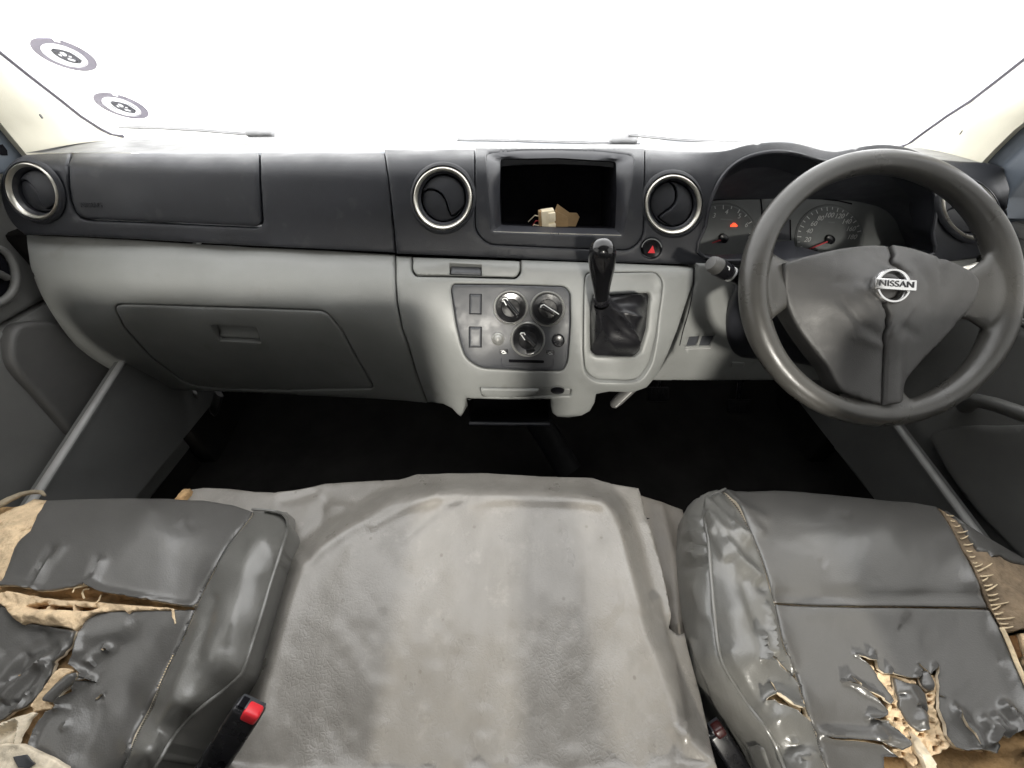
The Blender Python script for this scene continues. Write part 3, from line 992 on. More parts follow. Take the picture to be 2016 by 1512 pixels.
# --- centre stack
drawer = rp([(813, 505), (812.5, 531, 9), (820, 540, 5), (1015, 546, 5), (1023, 536, 9), (1023.5, 513)], 2)
drg = [(810.5, 503)] + [(x, y) for x, y in rp([(810.5, 503), (810, 532, 9), (818, 543, 5), (1016, 549, 5), (1026, 538, 9), (1026, 511)], 2)][1:]
cp_o = rp([(889, 570, 9), (893, 560, 5), (1000, 561.5), (1112, 565, 9), (1122, 578, 6), (1122.5, 640), (1117, 712, 10), (1108, 730, 8), (1040, 730), (945, 724.5, 30), (917, 705, 16), (908, 680), (899, 640)], 8)
sf_o = rp([(1151, 553), (1155, 538, 12), (1292, 536, 14), (1305, 556, 10), (1302, 587), (1291, 661), (1278, 716, 22), (1258, 745, 16), (1236, 749), (1172, 747, 16), (1152, 730, 16), (1148.5, 690), (1149, 640)], 8)
tray = rp([(944, 763, 4), (1126, 767, 4), (1124, 781, 4), (1030, 783), (950, 783, 6)], 3)
cs = [(778.5, 500), (810, 502)] + drg[1:-1] + [(1026, 509), (1200, 515), (1369, 521.5), (1366, 560), (1352, 600), (1336, 650), (1318, 695), (1296, 738), (1274, 764), (1245, 774), (1200, 772), (1174, 778), (1171, 796), (1162, 812), (1146, 821), (1120, 825), (1098, 824), (1088, 816), (1085, 804), (1084, 789), (1000, 789), (917, 787), (914, 802), (911, 815), (906, 823), (900, 819), (888, 806), (870, 797), (840, 794), (820, 738), (803, 680), (791, 646), (782, 596), (779, 550)]
panel("centre_stack", DASH, M['grey'], cs, SL, step=11, r=6, rw=.006, depth=.05, holes=[grow(cp_o, 1.5), grow(sf_o, 1.2), tray], hr=4, hrw=.0025,
      disp=lambda U, V: .008 * np.exp(-(polydist(sf_o, U, V) / 20.0) ** 2) * sstep(V, 600, 720))
dr = panel("drawer", DASH, M['grey'], drawer, SL, step=9, r=3, rw=.002, depth=.02, holes=[[(885, 519), (948, 522), (948.5, 543), (885, 541)]], hr=1.5, hrw=.001, disp=ridges([([(868, 515), (965, 521)], 5, .002)]))
panel("drawer_catch", dr, M['greypanel'], [(886.5, 521), (947, 524), (947.5, 542), (886.5, 540)], SL, step=6, r=3, rw=.002, depth=.01, off=lambda U, V: -.007 + .006 * sstep(V, 523, 540))
# tray with lip and lighter socket below the heater panel
tr = panel("ashtray", DASH, M['grey'], rp([(946, 764.5, 3), (1124, 768.5, 3), (1122, 780, 3), (1030, 781.5), (952, 781.5, 5)], 3), offset(SL, -.004), step=6, r=3, rw=.002, depth=.02)
panel("ashtray_lip", tr, M['grey'], rp([(946, 763, 2), (1062, 765.5, 4), (1052, 776), (1000, 781), (958, 780), (947, 774)], 3), offset(SL, .004), step=6, r=3, rw=.004, depth=.014)
so = elathe("lighter_socket", DASH, M['chrome'], [(1.0, .0), (.97, .0035), (.84, .0035), (.78, .001), (.76, -.0005)], (1097.5, 766.5), (14, 0), (0, 7.5), tangent(SL, 1097, 767, .0015), n=36)
elathe("socket_well", so, M['void'], [(.80, .0008), (.4, .0004), (.001, .0004)], (1097.5, 766.5), (14, 0), (0, 7.5), tangent(SL, 1097, 767, .0015), n=36)
# pocket under the stack
q0 = np.array([(917, 788), (1000, 790), (1084, 790), (1082, 832), (1000, 834), (925, 832)], float)
w0 = offset(SL, -.004)(q0[:, 0], q0[:, 1]); w1 = w0 + np.array([0, .14, -.02])
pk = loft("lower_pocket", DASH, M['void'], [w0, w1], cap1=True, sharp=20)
tube("pocket_lip", pk, M['darkfine'], [Vector(x) for x in offset(SL, .002)(np.linspace(925, 1082, 12), np.linspace(832, 834, 12))], .004, seg=8)

# --- heater control panel
HP = panel("heater_panel", DASH, M['greypanel'], cp_o, SL, step=9, r=3, rw=.0016, depth=.02, off=.0004)
def hcr(pts):
    return cr(870, 540, 7.754, pts)
for k, q in enumerate(([(428, 305), (603, 305), (600, 610), (424, 606)], [(418, 803), (604, 805), (602, 1112), (418, 1112)])):
    rk = panel("blank_switch", HP, M['greypanel'], rp(hcr(q), 2.5), offset(SL, .0035), step=4, r=3, rw=.0030, depth=.008,
          disp=lambda U, V, a=k: .0006 * np.sin((V - 600 + 20 * a) / 12.0))
    marks("switch_gap", rk, M['void'], [hcr([(a[0], a[1]) for a in q] + [q[0]])], SL, 2.2, .0009)
def dial(c, lab, r, pointer, segs, blade):
    pl = tangent(SL, c[0], c[1], .0012, 6)
    d = elathe("control_dial", HP, M['gloss'], [(1.0, .0), (.99, .006), (.93, .0085), (.62, .0075), (.58, .0065), (.001, .0065)], c, (r, 0), (0, r), pl, n=56, cap=True)
    d['label'] = lab
    elathe("dial_ring", d, M['ringgrey'], [(1.16, -.001), (1.15, .002), (1.10, .0036), (1.05, .0032), (1.03, -.001)], c, (r, 0), (0, r), tangent(SL, c[0], c[1], .0006, 6), n=56)
    nrm = np.array(N1(pl, *c))
    # the grip bar across the dial
    (x0, y0), (x1, y1) = blade
    L = math.hypot(x1 - x0, y1 - y0); ux, uy = (x1 - x0) / L, (y1 - y0) / L
    def at(f, g):
        return (x0 + ux * f * L - uy * g, y0 + uy * f * L + ux * g)
    bar = rp([at(0, -r * .17), at(1, -r * .17), at(1, r * .17), at(0, r * .17)], r * .16)
    panel("dial_grip", d, M['gloss'], bar, offset(pl, .0165), step=4, r=r * .16, rw=.0035, depth=.011)
    marks("pointer_line", d, M['print'], pointer, offset(pl, .0168), 2.0, .0004)
    for nm, mt, sg, wd in segs:
        marks(nm, d, mt, sg, offset(pl, .0074), wd, .0005)
    return d
def arc(c, r, a0, a1, n=10):
    return [(c[0] + r * math.sin(math.radians(a)), c[1] - r * math.cos(math.radians(a))) for a in np.linspace(a0, a1, n)]
c1, c2, c3 = hcr([(1050, 510)])[0], hcr([(1612, 525)])[0], hcr([(1310, 990)])[0]
dial(c1, "air direction dial", 30, [hcr([(925, 385), (950, 368), (985, 368), (1010, 400)]), hcr([(945, 400), (985, 470)])],
     [("dial_marking", M['print'], [arc(c1, 25, 28, 62), arc(c1, 25, 95, 122), arc(c1, 25, -120, -88), arc(c1, 25, -6, 8, 4), arc(c1, 24, 72, 80, 4), arc(c1, 24, -72, -64, 4), arc(c1, 25, -142, -132, 4), arc(c1, 25, 132, 142, 4)], 2.2)],
     (hcr([(945, 375)])[0], hcr([(1165, 640)])[0]))
dial(c2, "fan speed dial", 30.5, [hcr([(1500, 500), (1510, 470), (1550, 455), (1775, 600)])],
     [("dial_marking", M['print'], [arc(c2, 25.5, -94, -84, 4), arc(c2, 25.5, 54, 66, 4)], 4.0), ("dial_marking", M['dimprint'], [arc(c2, 25, -64, -58, 3), arc(c2, 25, -33, -28, 3), arc(c2, 25, -4, 2, 3), arc(c2, 25, 25, 31, 3)], 3.4)],
     (hcr([(1490, 470)])[0], hcr([(1740, 590)])[0]))
dial(c3, "temperature dial, blue to red", 30, [hcr([(1190, 880), (1205, 858), (1250, 858), (1265, 890)]), hcr([(1205, 885), (1260, 965)])],
     [("cold_marking", M['blueprint'], [arc(c3, 25, -125, -55)], 4.0), ("hot_marking", M['redlight'], [arc(c3, 25, 55, 125)], 4.0), ("dial_marking", M['dimprint'], [arc(c3, 25, -141, -136, 3), arc(c3, 25, 136, 141, 3)], 2.4)],
     (hcr([(1205, 865)])[0], hcr([(1420, 1075)])[0]))
cb = hcr([(855, 985)])[0]
b = elathe("push_button", HP, M['ringgrey'], [(1.0, 0), (.95, .004), (.8, .0052), (.76, .003), (.72, .0035), (.5, .006), (.25, .0075), (.001, .008)], cb, (13, 0), (0, 13), tangent(SL, *cb), n=36); b['label'] = "bright round push button"
cb = hcr([(1775, 1005)])[0]
b = elathe("push_button", HP, M['black'], [(1.12, 0), (1.1, .003), (1.0, .0045), (.96, .0025), (.9, .004), (.5, .0048), (.001, .0048)], cb, (11.5, 0), (0, 11.5), tangent(SL, *cb), n=36); b['label'] = "black round push button"
for (x, y) in ((945, 1177), (1655, 1193)):
    u, v = hcr([(x, y)])[0]
    f_ = frame(SL, u, v, .0008, 6); s_ = pix(SL, u, v)
    b = rbox("indicator_lamp", HP, M['black'], f_, (16 * s_, 9 * s_, .003), .0008)
    marks("lamp_symbol", b, M['print'] if x < 1000 else M['dimprint'], [[(u - 5, v + 1.5), (u - 1, v - 2), (u + 3, v + 1)], [(u - 3, v + 3), (u + 5, v + 2.2)]], SL, 1.8, .0026)
sl = panel("slot_surround", HP, M['darkfine'], rp(hcr([(890, 1268), (915, 1268), (925, 1370), (965, 1400), (1630, 1415), (1670, 1380), (1680, 1280), (1710, 1280), (1708, 1410), (1670, 1440), (930, 1425), (888, 1390)]), 2), offset(SL, .0008), step=5, r=2, rw=.0012, depth=.006)
panel("slot", sl, M['void'], rp(hcr([(1020, 1297), (1560, 1312), (1560, 1352), (1020, 1340)]), 2.5), offset(SL, .0012), step=5, r=0, depth=.002)

# --- gear lever surround
sf_i = rp([(1168, 581, 4), (1280, 577, 5), (1283.5, 583), (1278, 650), (1266, 695, 6), (1255, 704, 5), (1172, 704, 8), (1162.5, 694, 5), (1162, 640)], 4)
SF = panel("gear_surround", DASH, M['grey'], sf_o, SL, step=9, r=4, rw=.002, depth=.02, holes=[sf_i], hr=5, hrw=.004,
           disp=lambda U, V: .003 * np.exp(-(polydist(sf_o, U, V) / 9.0) ** 2) - .003)
# --- driver's lower panel, blank switch pair
YD = TPS([(1372, 530, .620), (1372, 600, .612), (1340, 690, .62), (1290, 748, .64), (1450, 540, .622), (1450, 640, .618), (1450, 745, .64), (1640, 540, .63), (1640, 640, .62), (1640, 745, .64), (1800, 540, .64), (1800, 640, .63), (1960, 520, .67), (1960, 640, .66)])
SD = SY(YD)
dp = [(1373, 520), (1600, 519), (1840, 517), (1925, 508), (1950, 560), (1940, 640), (1925, 676), (1800, 690), (1690, 700), (1660, 742), (1640, 750), (1530, 750), (1400, 751), (1270, 750), (1300, 728), (1325, 690), (1345, 640), (1358, 590), (1371, 555)]
bs = [[(1357, 663.5), (1378, 662), (1371, 683), (1350, 684.5)], [(1382.5, 662), (1408, 661.5), (1398, 683), (1375.5, 683)]]
DPN = panel("driver_lower_panel", DASH, M['grey'], dp, SD, step=13, r=5, rw=.004, depth=.03, holes=bs, hr=1.5, hrw=.0008)
for q in bs:
    panel("blank_plate", DPN, M['greypanel'], grow(q, -.6), offset(SD, -.003), step=5, r=1.5, rw=.001, depth=.004)
tube("switch_ledge", DPN, M['sill'], [Vector(x) for x in offset(SD, .0012)(np.array([1348., 1398.]), np.array([686.5, 685.0]))], .0011, seg=6)
marks("panel_seam", DPN, M['void'], [smooth([(1367, 527), (1364, 570), (1356, 612), (1345, 650), (1338, 680)], closed=False, sub=4)], SD, 1.6, .0006)
panel("fuse_flap", DPN, M['grey'], rp([(1440, 712), (1466, 713), (1463, 722), (1437, 722)], 2), offset(SD, .003), step=5, r=2, rw=.001, depth=.006)

# --- instrument cluster in its hooded recess
YC = lambda U, V: .752 - (np.asarray(V) - 392) * .00012
SCL = SY(YC)
face = smooth([(1330, 507), (1335, 440), (1345, 405), (1400, 393), (1480, 392), (1560, 391), (1640, 393), (1700, 399), (1745, 415), (1770, 450), (1772, 507), (1600, 510)], sub=5)
fa = bylines(face, [(1330, 507), (1345, 405), (1745, 415), (1772, 507)], 26)
op = bylines(open_ring, [(1386, 506), (1425, 345), (1790, 330), (1815, 506)], 26)
w0 = offset(SU, .002)(op[:, 0], op[:, 1]); w1 = SCL(fa[:, 0], fa[:, 1])
loft("instrument_hood", DASH, M['dust'], [w0, w0 * .85 + w1 * .15, w0 * .4 + w1 * .6, w1], sharp=60)
IC = panel("instrument_cluster", DASH, M['dialface'], grow(face, 3), SCL, step=12, r=0, depth=.01, sharp=30)
tube("hood_lip", DASH, M['darkfine'], [Vector(x) for x in offset(SU, .0035)(*[np.array(open_ring)[:, k] for k in (0, 1)])], .0030, seg=8, closed=True)
def gcr(pts):
    return cr(1370, 280, 4.2, pts)
marks("cluster_edge", IC, M['void'], [gcr([(100, 482), (240, 470), (535, 466)]), gcr([(535, 466), (545, 560), (540, 900)]), gcr([(880, 462), (1040, 468), (1180, 484), (1290, 510)]), gcr([(778, 640), (782, 810)])], SCL, 3.0, .0006)
def gauge(nm, c, r, a0, a1, ticks, numbers, needle, lab):
    d = elathe(nm, IC, M['dialface'], [(1.05, .0005), (1.04, .0016), (1.0, .0008), (.001, .0006)], c, (r, 0), (0, r), tangent(SCL, *c), n=48)
    d['label'] = lab
    marks("dial_arc", d, M['dimprint'], [arc(c, r * .98, a0, a1, 30)], SCL, 1.8, .0022)
    marks("tick_mark", d, M['print'], [[arc(c, r * .98, a, a, 2)[0], arc(c, r * (.86 if k % 2 == 0 else .90), a, a, 2)[0]] for k, a in enumerate(ticks)], SCL, 1.7, .0024)
    for s, u, v in numbers:
        text("number", d, M['print'], s, frame(SCL, u, v, .0024), 12.5 * pix(SCL, u, v), .0002)
    elathe("needle_hub", d, M['black'], [(1.0, 0), (.95, .006), (.5, .008), (.001, .008)], c, (9, 0), (0, 9), tangent(SCL, c[0], c[1], .001), n=24)
    marks("needle", d, M['redlight'], [[c, needle]], SCL, 2.6, .0075)
    return d
tc_, sc_ = gcr([(222, 790)])[0], gcr([(1100, 800)])[0]
ta = gauge("tachometer", tc_, 66, -70, 125, np.linspace(-60, 120, 13), [(s, *gcr([p])[0]) for s, p in (("3", (148, 605)), ("4", (250, 575)), ("5", (356, 610)), ("6", (414, 682)), ("7", (440, 770)))], gcr([(120, 825)])[0], "rev counter left of the wheel rim")
marks("unit_print", ta, M['dimprint'], [gcr([(200, 634), (300, 640)])], SCL, 3.0, .0022)
sp = gauge("speedometer", sc_, 65, -112, 80, np.linspace(-105, 75, 19), [(s, *gcr([p])[0]) for s, p in (("20", (918, 803)), ("40", (933, 733)), ("60", (970, 672)), ("80", (1025, 627)), ("100", (1097, 602)), ("120", (1182, 610)), ("140", (1240, 655)), ("160", (1275, 715)), ("180", (1285, 782)))], gcr([(925, 872)])[0], "speedometer seen through the wheel")
marks("unit_print", sp, M['dimprint'], [gcr([(1088, 660), (1142, 662)])], SCL, 3.0, .0022)
rbox("reset_stem", IC, M['black'], frame(SCL, *gcr([(952, 880)])[0], .006), (.012, .005, .012), .001)
rbox("reset_stem", IC, M['black'], frame(SCL, *gcr([(640, 872)])[0], .006), (.012, .005, .012), .001)
lu, lv = gcr([(310, 684)])[0]
panel("warning_lamp", IC, M['warn'], [(lu - 6.5, lv + 3), (lu - 6, lv - 1), (lu - 3, lv - 1.5), (lu - 1.5, lv - 4), (lu + 2.5, lv - 4), (lu + 4, lv - 1.5), (lu + 6.5, lv - .5), (lu + 6.5, lv + 3)], offset(SCL, .0022), step=3, r=0, depth=.0004)
panel("display_window", IC, M['dust'], gcr([(560, 560), (770, 560), (775, 805), (560, 805)]), offset(SCL, .001), step=10, r=2, rw=.0006, depth=.001)
# --- steering column shroud
YS = TPS([(1430, 560, .605), (1425, 640, .61), (1450, 708, .63), (1500, 530, .57), (1550, 600, .545), (1560, 700, .60), (1650, 560, .53), (1650, 650, .54), (1660, 740, .60), (1760, 520, .55), (1800, 600, .56), (1780, 660, .59), (1840, 540, .60)])
sh = smooth([(1455, 545), (1436, 590), (1425, 640), (1428, 684), (1446, 708), (1490, 716), (1560, 722), (1640, 738), (1700, 735), (1760, 690), (1815, 630), (1845, 560), (1830, 520), (1700, 512), (1540, 518)], sub=4)
panel("column_shroud", DASH, M['darkfine'], sh, SY(YS), step=13, r=14, rw=.02, depth=.06)

# ================================================================== gear lever
GL = thing("gear_lever", "black ball-topped gear lever rising from a creased black boot", "gear lever", P1(SL, 1220, 640))
kt, kb = P1(ST(.505), 1186, 474), P1(ST(.60), 1184, 588)
ax = (kt - kb); Lk = ax.length; ax.normalize()
kx = Vector((1, 0, 0)); kx -= ax * kx.dot(ax); kx.normalize(); ky = ax.cross(kx)
def klathe(nm, mt, prof, par):
    rings = [[kb + ax * (h * Lk) + kx * (r * math.cos(t)) + ky * (r * math.sin(t)) for t in np.linspace(0, 2 * math.pi, 40, endpoint=False)] for h, r in prof]
    return loft(nm, par, mt, rings, cap1=True, cap0=True)
kn = klathe("knob", M['gloss'], [(.02, .0112), (.12, .0116), (.26, .0132), (.42, .0156), (.56, .0176), (.68, .0187), (.80, .0186), (.88, .0170), (.94, .0138), (.98, .0086), (1.0, .001)], GL)
klathe("knob_collar", M['black'], [(-.06, .0125), (.02, .0128), (.04, .0118)], GL)
# creased boot between the surround opening and the neck
nA = 120
bo = bylines(sf_i, [(1168, 581), (1280, 577), (1255, 704), (1162.5, 694)], nA // 4)
nk = np.array([(1184 + 15 * math.cos(t), 590 + 9 * math.sin(t)) for t in np.linspace(0, 2 * math.pi, 240, endpoint=False)])
Wb = offset(SL, -.012)(bo[:, 0], bo[:, 1])
start = np.arctan2(bo[:, 1] - 640, bo[:, 0] - 1220)
ncen = np.array(kb - ax * .012)
Wn = np.stack([ncen + np.array(kx) * .0125 * math.cos(t) - np.array(ky) * .0125 * math.sin(t) for t in start])
nrm = np.array(N1(SL, 1220, 640, 20))
rings = []
gB = np.random.default_rng(3)
ph = gB.uniform(0, 6.28, 5)
for f in np.linspace(0, 1, 26):
    e = f ** 1.15
    q = Wb * (1 - e) + Wn * e
    bulge = math.sin(math.pi * min(1, f * 1.05)) if f < .95 else 0
    w3 = np.sin(2 * start + 1.6 * f + .9); w5 = np.sin(3.5 * start - 2.4 * f + 1.1)
    fold = .0075 * (1 - 2 * np.abs(w3) ** .6) + .0022 * (1 - 2 * np.abs(w5) ** .8)
    lobe = .036 * np.exp(-((start - .05) / .55) ** 2) * np.exp(-((f - .42) / .25) ** 2) + .016 * np.exp(-((start - 1.2) / .6) ** 2) * np.exp(-((f - .3) / .2) ** 2)
    lat = (q - ncen); lat = lat - (lat @ nrm)[:, None] * nrm; lat /= np.linalg.norm(lat, axis=1, keepdims=True) + 1e-9
    q = q + nrm * ((fold * bulge + lobe + .010 * bulge)[:, None]) + lat * (fold * .9 * bulge)[:, None]
    rings.append(q)
loft("boot", GL, M['boot'], rings, sharp=55)

# ================================================================== steering wheel
TW = .52
SW0 = ST(TW)
WC = (1731.0, 568.0)
PXW = TW / F
WN = Vector((0, -CP, SP))            # towards the driver
WX = Vector((1, 0, 0)); WY = Vector((0, SP, CP))
SWH = thing("steering_wheel", "brown grey three-spoke steering wheel with cracked centre pad", "steering wheel", P1(SW0, *WC))
def wp(u, v, d=0.0):
    return P1(SW0, u, v) + WN * d
ring = [wp(WC[0] + 249.5 * math.cos(t), WC[1] + 249 * math.sin(t)) for t in np.linspace(0, 2 * math.pi, 144, endpoint=False)]
def rimr(t):
    # the grips at ten to and two are fatter
    return .0158 + .0016 * math.exp(-((math.cos(t) + .98) / .12) ** 2) + .0012 * math.exp(-((math.cos(t) - .95) / .12) ** 2)
RIM = tube("rim", SWH, M['wheel'], ring, [rimr(t) for t in np.linspace(0, 2 * math.pi, 144, endpoint=False)], seg=28, closed=True, up=None)
SPK = []
def spoke(pts, nm="spoke"):
    o = tube(nm, SWH, M['wheel'], [wp(u, v, d) for u, v, w, h, d in pts], [(w * PXW, h) for u, v, w, h, d in pts], seg=28, up=WN, sharp=60)
    SPK.append(o)
def sm5(pts):
    p = np.array(pts, float); t = np.linspace(0, len(p) - 1, 22)
    out = []
    for x in t:
        i = int(min(x, len(p) - 1.001)); f = x - i; f = f * f * (3 - 2 * f)
        out.append(p[i] * (1 - f) + p[i + 1] * f)
    return [tuple(q) for q in out]
spoke(sm5([(1480, 562, 66, .009, -.003), (1498, 562, 84, .0115, -.001), (1520, 560, 66, .011, -.001), (1548, 558, 49, .0085, -.003), (1600, 556, 42, .006, -.012)]))
spoke(sm5([(1982, 575, 70, .009, -.003), (1963, 578, 90, .0115, -.001), (1942, 580, 74, .011, -.001), (1910, 580, 50, .0085, -.004), (1850, 575, 42, .006, -.013)]))
spoke(sm5([(1722, 818, 70, .009, -.003), (1720, 802, 86, .0115, -.001), (1719, 788, 70, .0105, -.001), (1717, 765, 58, .0085, -.004), (1712, 715, 48, .006, -.012)]))
# rim and spokes are one moulded skin: joined and smoothed into each other
bmw = bmesh.new()
for o_ in [RIM] + SPK:
    bmw.from_mesh(o_.data)
for o_ in SPK:
    bpy.data.objects.remove(o_)
bmw.to_mesh(RIM.data); bmw.free()
md = RIM.modifiers.new("weld", 'REMESH'); md.mode = 'VOXEL'; md.voxel_size = 0.0019; md.use_smooth_shade = True
ms = RIM.modifiers.new("soften", 'SMOOTH'); ms.factor = 0.5; ms.iterations = 26
# centre pad in two broken halves with a crack between them
padL = smooth([(1546, 516), (1600, 500), (1660, 487), (1715, 481), (1750, 482)], closed=False, sub=4)
crack = [(1752, 484), (1755, 494), (1757.5, 503), (1754, 512), (1757, 519), (1768, 524), (1778, 534), (1786, 545), (1780, 560), (1765, 585), (1740, 596), (1744, 607), (1749, 620), (1746, 632), (1748, 644), (1743, 655), (1741, 670), (1741.5, 700), (1740, 740), (1739, 798)]
padLb = smooth([(1739, 798), (1706, 789), (1664, 773), (1646, 752), (1630, 722), (1604, 690), (1574, 650), (1554, 612), (1546, 575)], closed=False, sub=4)
padR = smooth([(1757, 483), (1792, 489), (1830, 501), (1870, 515), (1905, 532), (1923, 549), (1924, 568), (1914, 598), (1886, 632), (1850, 672), (1812, 712), (1786, 742), (1776, 762), (1772, 790), (1744, 798)], closed=False, sub=4)
TP = TPS([(1735, 485, TW - .004), (1735, 560, TW - .030), (1735, 650, TW - .026), (1720, 798, TW - .014), (1546, 540, TW - .013), (1650, 540, TW - .020), (1830, 540, TW - .022), (1925, 560, TW - .013), (1630, 690, TW - .004), (1820, 690, TW - .006), (1560, 620, TW - .002), (1900, 620, TW - .004)])
SPAD = ST(TP)
crL = [(x - 1.0, y) for x, y in crack]; crR = [(x + 1.0 + 1.5 * math.exp(-((y - 510) / 30) ** 2) + 1.3 * math.exp(-((y - 645) / 22) ** 2), y) for x, y in crack]
pdL = panel("centre_pad", SWH, M['pad'], padL + crL + padLb[1:], SPAD, step=9, r=5, rw=.004, depth=.035, disp=ridges([([(1648, 554), (1714, 556)], 3, -.0030), ([(1652, 500), (1650, 552)], 3, -.0016), ([(1690, 560), (1720, 590), (1736, 612)], 5, .0022), ([(1660, 590), (1700, 640), (1730, 660)], 9, -.0020), ([(1705, 500), (1730, 520), (1748, 528)], 5, .0020), ([(1680, 660), (1735, 680)], 7, .0018), ([(1550, 560), (1660, 560)], 30, -.003)]))
pdL['label'] = "larger half of the cracked pad"
pdR = panel("centre_pad", SWH, M['pad'], padR + crR[::-1], SPAD, step=9, r=4, rw=.003, depth=.035, off=.0025, disp=ridges([([(1849, 508), (1850, 562)], 2.5, -.0028), ([(1790, 600), (1766, 640), (1752, 655)], 7, .0024), ([(1800, 520), (1830, 560), (1826, 600)], 9, -.0018), ([(1770, 640), (1800, 660)], 6, -.0018), ([(1764, 670), (1762, 790)], 12, .003)]))
pdR['label'] = "raised half of the cracked pad"
panel("pad_core", SWH, M['void'], grow(padL + padR[1:] + padLb[1:], -10), offset(SPAD, -.012), step=25, r=0, depth=.01)
# emblem: ring, crossbar, raised letters
EC = (1755.5, 563.5)
epl = SPL(np.array(P1(SPAD, *EC) + N1(SPAD, 1755, 600, 20) * .0035), np.array((WN * 1.0).normalized()))
em = elathe("emblem", SWH, M['chrome'], [(.76, -.004), (.77, .001), (.83, .0035), (.93, .0035), (1.0, .001), (1.01, -.004)], EC, (35.5, 2), (-2, 35), epl, n=64)
tl = math.radians(-3.5)
bx, by = Vector((math.cos(tl), 0, 0)) + WY * math.sin(tl), None
bx.normalize(); bnn = WN.copy(); by = bnn.cross(bx)
pc = P1(epl, 1753.5, 562.5)
ps = pix(epl, *EC)
rbox("emblem_bar", em, M['chrome'], (pc + bnn * .0038, bx, by, bnn), (80 * ps, 21 * ps, .0075), .0012)
text("emblem_lettering", em, M['black'], "NISSAN", (pc + bnn * .0079, bx, by, bnn), 17.0 * ps, .0003, sx=1.22)

# ================================================================== column stalks
def stalk(name, lab, pts, rad, mt):
    t = thing(name, lab, "stalk", pts[-1])
    tube("arm", t, mt, pts, rad, seg=20)
    return t
tip, mid, root = P1(ST(.535), 1402, 519), P1(ST(.545), 1432, 536), P1(ST(.60), 1500, 572)
d1 = (mid - tip).normalized()
LS = stalk("indicator_stalk", "black column stalk with grey end knob left of the steering wheel", [tip + d1 * .012, tip + d1 * .03, mid, root], [.0125, .0118, .0095, .0085], M['black'])
tube("end_knob", LS, M['doordark'], [tip - d1 * .004, tip - d1 * .003, tip + d1 * .002, tip + d1 * .0115], [.006, .0095, .0112, .0118], seg=28)
tube("collar_ring", LS, M['print'], [mid + d1 * .006, mid + d1 * .0075], [.0106, .0106], seg=24)
pl_ = SPL(np.array(tip + d1 * .022) + np.array([0, -.009, .0098]), np.array([0, -.65, .76]))
marks("stalk_symbol", LS, M['print'], [[(1416, 512), (1424, 516), (1423, 524), (1415, 521), (1416, 512)], [(1420, 514), (1419, 522)], [(1431, 524), (1436, 527), (1435, 532)]], pl_, 1.6, .0004)
t0, t1 = P1(ST(.56), 1840, 560), P1(ST(.56), 1932, 533)
d2 = (t1 - t0).normalized()
RS = stalk("wiper_stalk", "silver tipped column stalk right of the steering wheel", [t0, t1 - d2 * .01], [.008, .009], M['black'])
tube("stalk_cover", RS, M['silver'], [t1 - d2 * .034, t1 - d2 * .03, t1 - d2 * .004, t1], [(.012, .008), (.0135, .0095), (.0140, .0098), (.012, .008)], seg=20, up=WN)
tube("end_plate", RS, M['greypanel'], [t1 - d2 * .002, t1 + d2 * .001], [(.0115, .0078), (.010, .0066)], seg=20, up=WN)

# ================================================================== things left in the radio opening
cc_ = P1(SY(.688), 1078, 434)
PL = thing("wiring_plug", "ivory wiring plug with loose wires at the bottom of the radio opening", "wiring plug", cc_)
fx = Vector((.98, .1, .1)).normalized(); fy = Vector((-.12, .0, .99)).normalized(); fz = fx.cross(fy).normalized(); fy = fz.cross(fx)
k_ = .70 * 1.12 / (CP + SP * (756 - 437) / F) / F
rbox("plug_body", PL, M['ivory'], (cc_, fx, fy, fz), (22 * k_, 36 * k_, .016), .0012)
rbox("plug_ridge", PL, M['ivory'], (cc_ + fz * .009 + fx * 6 * k_ + fy * 8 * k_, fx, fy, fz), (12 * k_, 14 * k_, .006), .0008)
rbox("plug_ridge", PL, M['ivory'], (cc_ + fz * .009 + fx * 6 * k_ - fy * 8 * k_, fx, fy, fz), (12 * k_, 10 * k_, .006), .0008)
rbox("plug_back", PL, M['card'], (cc_ - fx * 12 * k_ + fy * 3 * k_, fx, fy, fz), (6 * k_, 30 * k_, .012), .0008)
for k, (du, dv) in enumerate(((-2, -8), (0, 2), (-4, 10), (-3, 16))):
    a = P1(SY(.688), 1066 + du, 434 + dv)
    tube("wire", PL, M['redlight'] if k % 2 else M['ivory'], [a, a + Vector((-.010, -.004, .003)), a + Vector((-.016, .004, -.006 - .004 * k)), a + Vector((-.020, .02, -.016))], .0009, seg=6)
s2 = SY(lambda U, V: .704 + (np.asarray(U) - 1110) * .0003)
CD = thing("cardboard_scrap", "folded brown cardboard scrap leaning behind the ivory plug", "cardboard", P1(s2, 1112, 440))
panel("card_face", CD, M['card'], [(1090, 452), (1088, 425), (1094, 415), (1118, 428), (1119, 452)], SY(.696), step=8, r=0, depth=.0015)
panel("card_back", CD, M['card'], [(1089, 425), (1098, 402), (1122, 419), (1136, 419.5), (1141, 427), (1131, 452), (1092, 452)], s2, step=8, r=0, depth=.0015)

